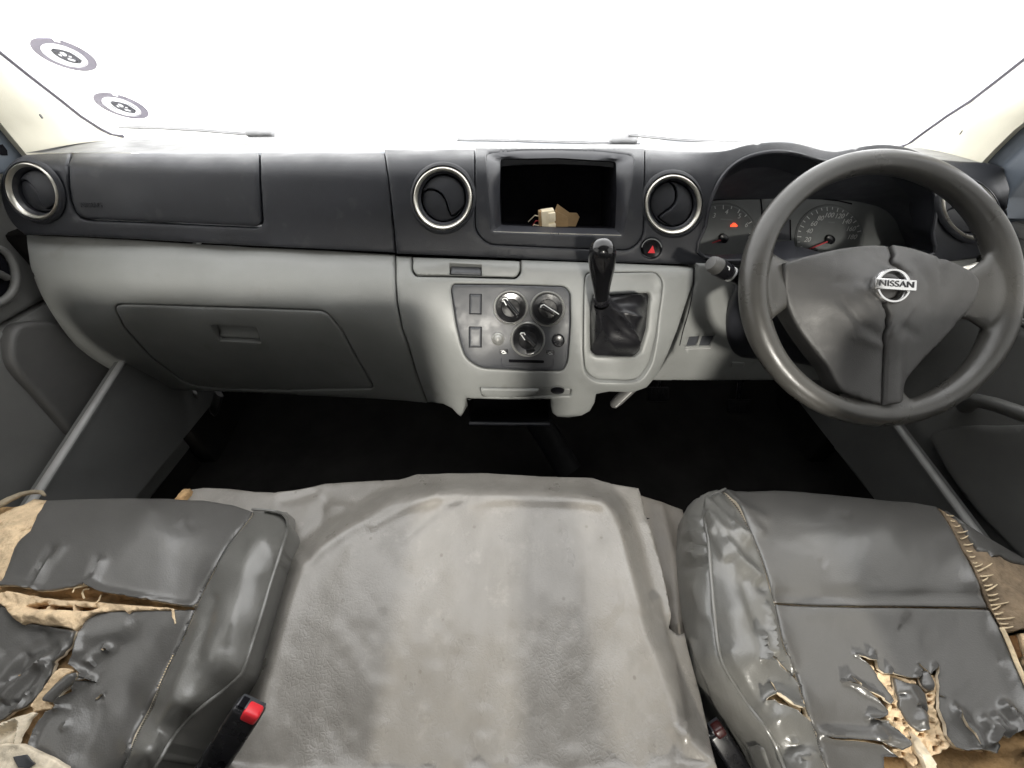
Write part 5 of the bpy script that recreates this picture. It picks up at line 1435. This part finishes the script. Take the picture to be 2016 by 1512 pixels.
foldB = ridges([(c8([(345, 120), (420, 200), (540, 300)]), 11, .013), (c8([(350, 190), (430, 280), (520, 420), (600, 500)]), 10, .011), (c8([(360, 260), (440, 400)]), 7, .007), (c8([(400, 90), (470, 160)]), 9, .007), (c8([(360, 150), (470, 250)]), 6, -.007), (c8([(380, 300), (450, 420)]), 5, -.003), (c8([(450, 300), (560, 470), (640, 560)]), 8, -.004),
                (c8([(540, 520), (580, 640), (620, 760)]), 16, -.005), (c8([(660, 660), (690, 780), (705, 900)]), 5, .005), (c8([(640, 800), (650, 900), (640, 930)]), 4, .006), (c8([(660, 900), (720, 930), (800, 1020)]), 4, -.003), (c4([(1190, 330), (1180, 380)]), 4, .005), (c4([(1200, 700), (1260, 655)]), 4, .007), (c4([(1290, 650), (1380, 700), (1460, 735)]), 4, .004),
                (c4([(1360, 880), (1400, 1010), (1440, 1140)]), 18, -.002), (c4([(1380, 1005), (1440, 1015)]), 3, .003), (c4([(1430, 1135), (1520, 1130)]), 3, .003), (c4([(1530, 1090), (1590, 1095)]), 3, .004), (c8([(470, 900), (560, 1060), (640, 1180)]), 14, .004)])
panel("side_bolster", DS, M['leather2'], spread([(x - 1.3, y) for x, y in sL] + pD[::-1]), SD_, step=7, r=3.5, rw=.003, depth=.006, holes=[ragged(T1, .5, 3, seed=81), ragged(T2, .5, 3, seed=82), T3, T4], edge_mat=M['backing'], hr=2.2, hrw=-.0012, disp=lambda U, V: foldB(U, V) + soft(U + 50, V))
panel("bolster_foam", DS, M['foampale'], c4([(1180, 300), (1300, 330), (1360, 260), (1480, 600), (1545, 870), (1440, 860), (1250, 740), (1170, 640)]), SD_, step=6, r=0, depth=.01, off=-.009, disp=fo2)
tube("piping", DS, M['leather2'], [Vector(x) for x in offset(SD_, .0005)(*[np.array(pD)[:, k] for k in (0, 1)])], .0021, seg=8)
gD = pD + [(1500, 1530), (1470, 1480), (1440, 1440), (1405, 1395), (1385, 1340), (1363, 1285), (1345, 1240), (1336, 1210), (1327, 1166), (1325, 1125), (1328, 1095), (1334, 1062), (1338, 1035), (1344, 1010), (1352, 996), (1364, 984), (1378, 975), (1394, 967), (1412, 962)]
ZGD = lambda U, V: np.interp(V, [960, 1000, 1060, 1290, 1390, 1530], [-.520, -.509, -.498, -.501, -.509, -.522]) - .0002 * np.minimum(polydist(pD, U, V, closed=False), 80) - .0000135 * np.minimum(polydist(pD, U, V, closed=False), 80) ** 2 - .001
foldG = ridges([(c8([(230, 260), (330, 270)]), 5, .004), (c8([(220, 310), (330, 330)]), 5, -.004), (c8([(240, 370), (340, 400)]), 6, .005), (c8([(260, 340), (335, 350)]), 4, .004), (c8([(230, 450), (340, 430)]), 7, -.004), (c8([(280, 560), (330, 700)]), 12, .004), (c8([(240, 200), (320, 200)]), 6, .004)])
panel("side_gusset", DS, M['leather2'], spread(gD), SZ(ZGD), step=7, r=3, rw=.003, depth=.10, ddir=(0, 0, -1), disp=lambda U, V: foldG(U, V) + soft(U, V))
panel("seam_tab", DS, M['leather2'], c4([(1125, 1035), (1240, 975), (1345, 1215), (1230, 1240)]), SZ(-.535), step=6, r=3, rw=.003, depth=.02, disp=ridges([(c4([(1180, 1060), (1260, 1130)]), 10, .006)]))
# right-hand side: backing strip with pulled threads, leather beyond, hollow
outS = c8([(1562, 122), (1600, 146), (1625, 165), (1690, 215), (1730, 290), (1765, 352), (1830, 360), (1855, 392), (1900, 385), (1950, 415), (2050, 440)])
strip = [(x + 1.2, y) for x, y in sR if y < 1246] + c8([(1940, 790), (2030, 770), (2100, 770), (2100, 450)]) + outS[::-1]
panel("backing_strip", DS, M['backcloth'], ragged(strip, .6, 5, seed=91), SD_, step=6, r=2.5, rw=.002, depth=.004, off=-.002, disp=lambda U, V: .0015 * vnoise(U / 7, V / 7))
def threads(name, base, n, a0, a1, L0, L1, seed):
    g = np.random.default_rng(seed)
    q = arcsample(base, n, closed=False)
    for i in range(n):
        L = g.uniform(L0, L1); an = math.radians(g.uniform(a0, a1))
        pts = [(q[i, 0] + 4 + L * f * math.cos(an), q[i, 1] + L * f * math.sin(an) + 1.5 * math.sin(3 * f)) for f in np.linspace(0, 1, 5)]
        P = offset(SD_, .0008)(np.array([p[0] for p in pts]), np.array([p[1] for p in pts]))
        tube(name, DS, M['thread'], [Vector(x) for x in P], [.0010, .0009, .0008, .0007, .0004], seg=6)
threads("pulled_thread", [p for p in sR if 1012 < p[1] < 1110], 9, -26, 8, 6, 22, 1)
threads("pulled_thread", [p for p in sR if 1112 < p[1] < 1240], 14, -34, 2, 8, 38, 2)
outer = outS[1:] + c8([(2100, 445), (2100, 430), (2016, 396), (1930, 345), (1800, 266), (1680, 186), (1600, 138)])
panel("outer_bolster", DS, M['leather'], spread(outer), SD_, step=7, r=4, rw=.004, depth=.08, ddir=(0, 0, -1), disp=soft)
panel("bare_foam_edge", DS, M['foampale'], spread([(x + 4, y) for x, y in sR if y > 1248] + [(2100, 1530), (2100, 1243), (2010, 1243)]), SD_, step=7, r=3, rw=.005, depth=.12, ddir=(0, 0, -1), off=lambda U, V: -.020 + .012 * sstep(U, 2000, 2016), disp=fo_n)
panel("outer_bolster", DS, M['leather'], [(2046, 1116), (2300, 1180), (2330, 1240), (2190, 1243), (2047, 1238)], SD_, step=9, r=4, rw=.004, depth=.08, ddir=(0, 0, -1), disp=soft)
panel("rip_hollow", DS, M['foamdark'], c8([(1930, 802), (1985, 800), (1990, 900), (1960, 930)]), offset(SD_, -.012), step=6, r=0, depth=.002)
tube("frayed_edge", DS, M['thread'], [Vector(x) for x in offset(SD_, .001)(*[np.array([p for p in sR if 1236 < p[1] < 1400])[:, k] + (3 if k == 0 else 0) for k in (0, 1)])], .0022, seg=6)
stitching("seam_stitching", DS, M['darkthread'], sL, SD_, 5.0, .0009, -.0012)
slab("seat_base", M['rubber'], .30, .85, -.20, .30, .07, .30, .02, DS)

backrest(DS, .42, .85, .885)

# ================================================================== vinyl cover on the engine box between the seats
topo = smooth([(470, 1540), (500, 1400), (540, 1250), (578, 1120), (600, 1085), (645, 1048), (705, 1012), (765, 978), (830, 962), (900, 957), (1000, 957), (1120, 962), (1180, 972), (1212, 992), (1232, 1035), (1248, 1090), (1268, 1170), (1290, 1240), (1320, 1330), (1345, 1420), (1370, 1540)], sub=4)
full = [(345, 988), (360, 964), (400, 959), (450, 961), (500, 967), (540, 969), (575, 964), (640, 951), (720, 946), (785, 943), (802, 939), (820, 932), (880, 930.5), (960, 930), (1000, 933), (1060, 937), (1130, 938.5), (1168, 940), (1186, 946), (1215, 953), (1258, 960), (1265, 985), (1270, 1010), (1282, 1040), (1296, 1090), (1312, 1160), (1322, 1215), (1318, 1236), (1330, 1246), (1340, 1249), (1348, 1246), (1360, 1296), (1378, 1362), (1392, 1425), (1402, 1470), (1420, 1540), (440, 1540), (470, 1420), (520, 1270), (548, 1150), (556, 1075), (530, 1030), (440, 1005)]
ftop = lambda U, V: np.where(inside(topo, np.ravel(U), np.ravel(V)).reshape(np.shape(U)), -1.0, 1.0) * polydist(topo, U, V)
mfold = ridges([([(735, 1035), (800, 1000), (860, 980)], 10, .004), ([(790, 1060), (850, 1010), (900, 985)], 12, -.003), ([(900, 1020), (905, 1200), (890, 1500)], 26, .0035), ([(1000, 1080), (1000, 1300), (990, 1500)], 22, .003), ([(1095, 1060), (1110, 1250), (1120, 1500)], 22, .0035), ([(1190, 1080), (1225, 1250), (1260, 1500)], 18, .003), ([(950, 1030), (955, 1300), (940, 1500)], 16, -.0025), ([(1050, 1040), (1058, 1300), (1060, 1500)], 16, -.0025), ([(1150, 1050), (1175, 1300), (1200, 1500)], 16, -.0025),
                ([(700, 1100), (660, 1250), (600, 1500)], 30, .003), ([(760, 1100), (800, 1130)], 24, -.003), ([(1290, 1180), (1325, 1330), (1350, 1450)], 8, .004), ([(1268, 1210), (1310, 1360), (1335, 1500)], 10, -.003), ([(640, 985), (625, 1040), (600, 1090)], 14, -.004), ([(645, 1000), (690, 1000)], 8, .004), ([(1272, 1030), (1300, 1120), (1318, 1210)], 5, .003), ([(560, 985), (620, 965)], 10, -.003), ([(800, 945), (900, 938), (1160, 950)], 6, .002), ([(870, 1000), (1000, 985), (1180, 990)], 12, .003)])
ZM = lambda U, V: -.516 - .010 * sstep(V, 1100, 1500) - .034 * sstep(ftop(U, V), -16, 22) - .00010 * np.clip(ftop(U, V), 0, 80) + .004 * np.exp(-((ftop(U, V) + 18) / 14) ** 2)
VM = thing("engine_box_cover", "worn light grey vinyl cover draped over the engine box between the seats", "vinyl cover", (-.02, .15, .42))
panel("vinyl_sheet", VM, M['vinyl'], spread(full), SZ(ZM), step=7, r=3, rw=.003, depth=.004, disp=lambda U, V: mfold(U, V) + .0020 * vnoise(U / 60, V / 90) + .0010 * vnoise(U / 21, V / 27 + 3))
rbox("raised_armrest", VM, M['leather'], (Vector((.052, -.24, .64)), Vector((1, 0, 0)), Vector((0, 0, 1)), Vector((0, -1, 0))), (.085, .50, .09), .03, 4)  # unseen block added behind the camera to shade a strip of the centre stack
slab("box_shell", M['rubber'], -.30, .30, -.30, .26, .07, .325, .03, VM)
ld = [(1258, 972), (1300, 986), (1345, 1002), (1352, 1030), (1348, 1100), (1344, 1180), (1352, 1262), (1330, 1258), (1300, 1200), (1270, 1060)]
EB = thing("engine_box_flap", "dull brown grey cover edge in the gap beside the driver's seat", "cover flap", P1(SZ(-.575), 1310, 1080))
panel("flap_sheet", EB, M['under'], ld, SZ(-.575), step=8, r=4, rw=.004, depth=.01, disp=ridges([([(1300, 1000), (1325, 1100), (1335, 1230)], 10, .006), ([(1280, 1060), (1310, 1180)], 6, -.004)]))
panel("flap_slit", EB, M['void'], [(1259, 1017), (1266, 1018.5), (1279, 1020), (1268, 1022), (1262, 1021)], SZ(-.556), step=4, r=0, depth=.002)
tornfoam = thing("foam_scrap", "small torn orange foam scrap at the front corner of the vinyl cover", "foam", P1(SZ(-.556), 355, 972))
panel("foam_lump", tornfoam, M['foam'], ragged([(338, 986), (350, 972), (362, 962), (374, 961), (368, 972), (356, 986)], 1.4, 3, seed=8), SZ(-.548), step=4, r=3, rw=.004, depth=.015, disp=fo2)

# ================================================================== seat belt buckles
def buckle(name, lab, top, bot, zt, zb, w, red, grp):
    a, b = P1(SZ(zt), *top), P1(SZ(zb), *bot)
    d = (a - b).normalized()
    n = (Vector(CAM) - a); n -= d * n.dot(d); n.normalize(); x = d.cross(n)
    t = thing(name, lab, "buckle", b, grp)
    L = (a - b).length
    body = rbox("body", t, M['black'], (b.lerp(a, .5), x, d, n), (w, L, .016), .004, 3)
    rbox("mouth", t, M['greypanel'], (a + d * .0005, x, d, n), (w * .86, .004, .012), .0012)
    rbox("release_button", t, M[red], (a + x * w * .16 + n * .003 - d * .002, x, d, n), (w * .56, .0110, .0125), .003, 3)
    rbox("slot", t, M['void'], (a - x * w * .26 + n * .001, x, d, n), (w * .26, .0055, .010), .001)
    return t
buckle("seat_belt_buckle", "black belt buckle with bright red button beside the torn passenger seat", (494, 1390), (405, 1530), -.462, -.525, .027, 'red', "seat belt buckles between the seats")
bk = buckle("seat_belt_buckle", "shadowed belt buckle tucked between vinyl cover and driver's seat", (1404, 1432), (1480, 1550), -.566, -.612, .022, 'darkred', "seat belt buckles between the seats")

# ================================================================== windscreen, its stickers, wipers outside
WSN = np.array([0, .9, 1.0]); WSP = np.array([0, .965, CAMZ - .160])
WS = SPL(WSP, WSN); WSN_ = WSN / np.linalg.norm(WSN)
def wsoff(d):
    """d > 0 towards the cab"""
    return SPL(WSP - WSN_ * d, WSN)
upv = Vector((0, -1, .9)).normalized()
WSO = thing("windscreen", "wide windscreen with bright white daylight behind it", "windscreen", WSP)
base = Vector(WSP)
rbox("glass", WSO, M['glass'], (base + upv * .46 + Vector(WSN_) * .004, Vector((1, 0, 0)), upv, Vector(WSN_)), (1.90, .99, .004), 0)
sealL = [(243, 268.6), (222, 266), (198, 254), (159, 229), (119, 197), (55.6, 148), (0, 103.5)]
sealR = [(1770, 290), (1787, 284.5), (1820, 260), (1865, 228), (1910.5, 199), (1960, 161), (2016, 117)]
sides = {}
for nm, q in (("L", sealL), ("R", sealR)):
    p = [Vector(x) for x in wsoff(.003)(np.array([a for a, b in q]), np.array([b for a, b in q]))]
    d = (p[-1] - p[-3]).normalized()
    d = Vector((-.10 * (1 if nm == "R" else -1), -.70, .63)).normalized() * .6 + d * .4
    p += [p[-1] + d * k for k in (.06, .16, .30, .46)]
    sides[nm] = p
    tube("rubber_seal", WSO, M['seal'], p, .0030, seg=8)
def sticker(c, e1, e2, ci, i1, i2, lab):
    t = thing("round_sticker", lab, "sticker", P1(WS, *c), "round stickers on the windscreen")
    s = wsoff(.0008)
    k = 0.94 if False else 1.0
    a = np.radians(np.linspace(-97, 250, 60))
    out = [(c[0] + e1[0] * math.cos(x) + e2[0] * math.sin(x), c[1] + e1[1] * math.cos(x) + e2[1] * math.sin(x)) for x in a]
    inn = [(ci[0] + i1[0] * math.cos(x) + i2[0] * math.sin(x), ci[1] + i1[1] * math.cos(x) + i2[1] * math.sin(x)) for x in a]
    n0 = (out[-1][0] * .45 + inn[-1][0] * .55, out[-1][1] * .45 + inn[-1][1] * .55)
    n1 = (out[0][0] * .45 + inn[0][0] * .55, out[0][1] * .45 + inn[0][1] * .55)
    ring = out + [n1] + [] + ellipse(ci, i1, i2, 1.0, 56)[0:0] + [n0]
    ring = out + [n0, n1]
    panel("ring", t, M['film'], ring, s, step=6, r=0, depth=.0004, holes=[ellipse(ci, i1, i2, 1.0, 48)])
    panel("face", t, M['filmpale'], ellipse(ci, i1, i2, .985, 48), s, step=7, r=0, depth=.0004)
    def u(p):
        return (ci[0] + p[0] * i1[0] + p[1] * i2[0], ci[1] + p[0] * i1[1] + p[1] * i2[1])
    shield = [(1.15 * a_, 1.15 * b_) for a_, b_ in [(-.50, -.05), (-.42, -.30), (-.10, -.42), (.20, -.45), (.42, -.30), (.66, -.05), (.60, .28), (.36, .42), (.10, .45), (-.18, .36), (-.38, .18)]]
    cut = [[(-.16, -.26), (-.02, -.30), (.10, -.18), (.10, .02), (.0, .10), (-.10, -.02), (-.20, -.12)], [(.18, -.12), (.30, -.16), (.34, -.02), (.20, .05)], [(-.26, .02), (-.16, .0), (-.08, .12), (-.12, .24), (-.24, .14)], [(.12, .16), (.36, .10), (.50, .16), (.44, .30), (.20, .34)]]
    panel("crest", t, M['filmdark'], [u(p) for p in shield], wsoff(.0016), step=4, r=0, depth=.0004, holes=[[u(p) for p in q] for q in cut])
    marks("crest_outline", t, M['filmdark'], [smooth([u((p[0] * 1.22 + .02, p[1] * 1.25)) for p in shield[3:8]], closed=False), smooth([u((p[0] * 1.2, p[1] * 1.25)) for p in shield[9:] + shield[:2]], closed=False)], wsoff(.0016), 1.4, .0002)
    return t
sticker((125, 106.8), (66.3, 21.1), (0, 25.6), (126.4, 109.2), (46.6, 15), (0, 18.7), "larger grey ringed crest sticker, the upper one by the pillar")
sticker((238, 208.3), (54.8, 16), (0, 20.1), (239, 210), (38.7, 12), (0, 15.1), "smaller grey ringed crest sticker, just above the wiper")
def wiper(lab, line, cap_, bump):
    s = wsoff(-.022)
    p = [Vector(x) for x in s(np.array([a for a, b in line], float), np.array([b for a, b in line], float))]
    t = thing("wiper", lab, "wiper", p[-1], "wipers outside the windscreen")
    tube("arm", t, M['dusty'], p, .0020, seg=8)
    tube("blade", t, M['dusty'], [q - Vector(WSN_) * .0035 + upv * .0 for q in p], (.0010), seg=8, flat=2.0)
    if bump:
        f_ = frame(s, (bump[0] + bump[2]) / 2, (bump[1] + bump[3]) / 2); k = pix(s, bump[0], bump[1])
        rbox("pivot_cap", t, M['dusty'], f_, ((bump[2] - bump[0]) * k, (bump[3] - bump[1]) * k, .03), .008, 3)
    return t
wiper("long wiper lying along the passenger side foot of the windscreen", [(233, 247), (262, 248.5), (320, 250), (400, 255), (470, 261), (520, 265)], None, (484, 247, 540, 266))
wiper("wiper lying along the glass above the radio opening", [(900, 273), (980, 274), (1080, 277), (1180, 280), (1260, 283)], None, (1198, 262, 1256, 280))
wiper("thin wiper rising towards the instrument hood", [(1238, 263), (1270, 267), (1330, 273), (1400, 277), (1460, 279)], None, None)
slab("scuttle", M['frame'], -.86, .86, .99, 1.16, .62, .755, .01)['kind'] = 'structure'

# ================================================================== pillars
def pillar(nm, q, lab):
    sg = -1 if nm == "L" else 1
    a = [v + Vector((0, -.004, -.002)) for v in sides[nm]]
    ed = [P1(SX(.80 * sg), *p) for p in q]
    ed += [ed[-1] + Vector((-sg * .02, -.12, .12)), ed[-1] + Vector((-sg * .06, -.30, .32)), ed[-1] + Vector((-sg * .10, -.44, .48))]
    low = [a[0] + Vector((0, 0, -.05))] + a
    lo2 = [ed[0] + Vector((0, 0, -.06))] + ed
    n = 30
    A = arcsample([tuple(v) for v in low], n, closed=False); B = arcsample([tuple(v) for v in lo2], n, closed=False)
    rings = []
    for f in np.linspace(0, 1, 14):
        m = A * (1 - f) + B * f
        out = np.array([-sg * .8, -.5, 0]); out /= np.linalg.norm(out)
        rings.append(m + out * (.022 * math.sin(math.pi * f) ** .8))
    rings.append(B + np.array([sg * .03, .01, 0]))
    t = thing("windscreen_pillar", lab, "pillar", (A[0] + B[0]) / 2, "cream trimmed pillars beside the windscreen")
    loft("trim", t, M['beige'], rings, closed=False, flip=(sg > 0))
    return t
pl1 = pillar("L", [(48, 298), (22, 268), (0, 238)], "cream pillar with a small dark clip hole on the passenger side")
pl2 = pillar("R", [(1933, 318), (1975, 277), (2016, 237)], "cream pillar behind the steering wheel on the driver's side")
for par, u, v, X in ((pl1, 81, 229, -.778), (pl2, 1892, 261, .778)):
    c = P1(SX(X), u, v)
    rbox("clip_hole", par, M['doordark'], (c, Vector((.5, .8 if X > 0 else -.8, 0)).normalized(), Vector((0, 0, 1)), Vector((-.8 if X > 0 else .8, -.5, 0)).normalized()), (.009 if X < 0 else .004, .006, .006), .0015)

# ================================================================== doors
def XZ(X):
    """surface with world coordinates (y, z) on the plane x = X"""
    return lambda U, V: np.stack([np.full(np.shape(U), float(X)), np.asarray(U, float), np.asarray(V, float)], -1)
def door(sg, name, lab, belt):
    t = thing(name, lab, "door", (.89 * sg, .15, .05))
    X = .872 * sg
    panel("upper_trim", t, M['door'], [(-.42, .585), (.80, .585), (.80, belt - .05), (.74, belt), (-.42, belt)], XZ(X), step=.05, r=.012, rw=.008, depth=.03, nh=.01)
    panel("lower_trim", t, M['door'], [(-.42, .12), (.76, .12), (.80, .30), (.80, .580), (-.42, .580)], XZ(X), step=.05, r=.012, rw=.008, depth=.03, nh=.01)
    slab("belt_ledge", M['sill'] if sg > 0 else M['door'], X - .004 if sg > 0 else X - .05, X + .05 if sg > 0 else X + .004, -.42, .72, belt - .022, belt - .002, .008, t)
    slab("door_shell", M['white'], min(X + .035 * sg, X + .07 * sg), max(X + .035 * sg, X + .07 * sg), -.42, .80, .02, belt - .03, .01, t)
    yb = .70
    fr_ = [Vector((X + .012 * sg, yb, belt)), Vector((X + .0 * sg, .66, belt + .09)), Vector((X - .06 * sg, .30, belt + .50)), Vector((X - .09 * sg, .12, belt + .62)), Vector((X - .09 * sg, -.40, belt + .64)), Vector((X + .01 * sg, -.40, belt))]
    tube("window_frame", t, M['frame'], fr_, (.016), seg=10, flat=1.5)
    gl_ = [(X + .02 * sg, .70, belt), (X + .008 * sg, .66, belt + .09), (X - .052 * sg, .30, belt + .50), (X - .082 * sg, .12, belt + .62), (X - .082 * sg, -.40, belt + .64), (X + .018 * sg, -.40, belt)]
    mk("window_pane", gl_ and [Vector(g_) for g_ in gl_] + [Vector(g_) + Vector((.004 * sg, 0, 0)) for g_ in gl_], [tuple(range(6)), tuple(range(11, 5, -1))] + [(i, (i + 1) % 6, (i + 1) % 6 + 6, i + 6) for i in range(6)], M['tint'], t, smoothed=False)
    return t
LD = door(-1, "passenger_door", "grey passenger door with dark pocket and handle recess, beside the torn seat", .800)
SXL = SX(-.868)
panel("corner_trim", LD, M['frame'], [(-70, 160), (0, 236), (26, 268), (48, 298), (66, 306), (60, 322), (20, 340), (0, 345), (-70, 380)], SX(-.815), step=8, r=5, rw=.005, depth=.04)
panel("speaker_recess", LD, M['void'], [(-12, 286), (4, 284), (13, 296), (14, 306), (4, 306), (-12, 300)], offset(SX(-.815), .002), step=5, r=2, rw=.001, depth=.006)
pk = smooth([(24, 640), (60, 632), (110, 636), (160, 655), (200, 700), (232, 748), (215, 800), (180, 840), (142, 862), (100, 820), (60, 775), (25, 737), (8, 705), (8, 665)], sub=3)
panel("door_pocket", LD, M['doordark'], pk, SXL, step=9, r=8, rw=.012, depth=.03, off=.012)
hr_ = smooth([(-40, 480), (0, 494), (18, 515), (25, 545), (18, 574), (0, 592), (-40, 610)], closed=False, sub=4)
tube("handle_rim", LD, M['door'], [Vector(x) for x in offset(SXL, .006)(*[np.array(hr_)[:, k] for k in (0, 1)])], .006, seg=10)
panel("handle_recess", LD, M['void'], [(-60, 480), (0, 500), (14, 520), (20, 546), (14, 570), (0, 586), (-60, 600)], offset(SXL, .002), step=8, r=2, rw=.001, depth=.004)
tube("inner_handle", LD, M['doordark'], [Vector(x) for x in offset(SXL, .010)(np.array([-40., -10, 4]), np.array([530., 540, 548]))], .006, seg=10)
RD = door(1, "driver_door", "grey driver's door with slanting grab handle, right of the wheel", .715)
SXR = SX(.868)
panel("corner_trim", RD, M['frame'], [(1933, 318), (1975, 277), (2016, 237), (2080, 170), (2080, 300), (2016, 350), (1985, 392), (1976, 430), (1984, 372), (1972, 334)], SX(.815), step=8, r=5, rw=.005, depth=.04,
      disp=ridges([([(1955, 335), (2016, 275), (2080, 210)], 9, -.006)]))
tube("corner_seal", RD, M['rubber'], [Vector(x) for x in offset(SX(.815), .004)(np.array([1936., 1975, 2016, 2070]), np.array([318., 279, 239, 186]))], .0035, seg=8)
gh = [P1(SX(.815), 1913, 792), P1(SX(.812), 1926, 789), P1(SX(.81), 1960, 797), P1(SX(.81), 2016, 816), P1(SX(.82), 2070, 838), P1(SX(.86), 2100, 850)]
tube("grab_handle", RD, M['door'], [P1(SX(.862), 1900, 800)] + gh, [(.012, .012), (.012, .012), (.0155, .011), (.017, .011), (.018, .011), (.018, .011), (.016, .012)], seg=18)
tube("inner_handle", RD, M['chrome'], [P1(SX(.86), 1985, 640), P1(SX(.85), 2003, 628), P1(SX(.85), 2040, 650)], .007, seg=10)
panel("door_pocket", RD, M['door'], smooth([(1840, 850), (1960, 838), (2080, 870), (2080, 1150), (1990, 1075), (1905, 985), (1850, 900)], sub=4), SXR, step=12, r=8, rw=.010, depth=.02, off=.006)
# mirror outside the driver's window
MR = thing("door_mirror", "pale door mirror outside the driver's window", "mirror", (1.10, .62, .72))
rbox("housing", MR, M['white'], (P1(SX(1.06), 2040, 440), Vector((.9, -.3, 0)).normalized(), Vector((0, 0, 1)), Vector((-.3, -.9, 0)).normalized()), (.18, .15, .06), .03, 4)
rbox("mirror_glass", MR, M['chrome'], (P1(SX(1.06), 2040, 440) + Vector((-.012, -.036, 0)), Vector((.9, -.3, 0)).normalized(), Vector((0, 0, 1)), Vector((-.3, -.9, 0)).normalized()), (.15, .12, .006), .002, 2)

# ================================================================== side ledges in the footwells
def ledge(sg, p0, p1, z0, lab):
    """p0 front, p1 rear: top inner edge"""
    t = thing("step_trim", lab, "step trim", p1)
    d = p1 - p0
    p0 = p0 - d * 1.9; p1 = p1 + d * .8
    w = Vector((sg * .018, 0, 0))
    def sec(p):
        return [Vector((p.x, p.y, z0)), Vector((p.x, p.y, p.z - .008)), p + Vector((sg * .004, 0, 0)), p + w, Vector((p.x + sg * .018, p.y, z0))]
    loft("trim_body", t, M['steptrim'], [sec(p0.lerp(p1, f)) for f in np.linspace(0, 1, 8)], cap0=True, cap1=True, sharp=25)
    tube("edge_strip", t, M['sill'], [p0 + Vector((sg * .001, 0, .001)), p1 + Vector((sg * .001, 0, .001))], [(.0045, .003), (.0065, .003)], seg=8, up=(sg * -.5, 0, .8))
    return t
ledge(-1, P1(SX(-.805), 217, 752), P1(SX(-.805), 75, 972), .22, "grey step trim with pale edge, beside the passenger footwell")
ledge(1, P1(SX(.795), 1770, 846), P1(SX(.795), 1893, 1012), .20, "grey step trim with pale edge, beside the driver's footwell")
# ================================================================== dark hardware under the dash
hw = thing("heater_duct", "dark heater duct low in the footwell under the centre stack", "duct", (.13, .75, .2))
tube("duct", hw, M['rubber'], [Vector((.0, .80, .32)), Vector((.02, .74, .25)), Vector((.10, .66, .16)), Vector((.15, .60, .10))], .035, seg=14)
br = thing("bracket", "thin grey metal bracket under the glovebox", "bracket", P1(SY(.80), 400, 800))
tube("stay", br, M['sill'], [P1(SY(.70), 384, 772), P1(SY(.74), 396, 800), P1(SY(.78), 402, 835)], .0035, seg=6, flat=2)
tube("stay", br, M['doordark'], [P1(SY(.70), 432, 775), P1(SY(.74), 420, 810), P1(SY(.78), 408, 835)], .006, seg=6, flat=2)
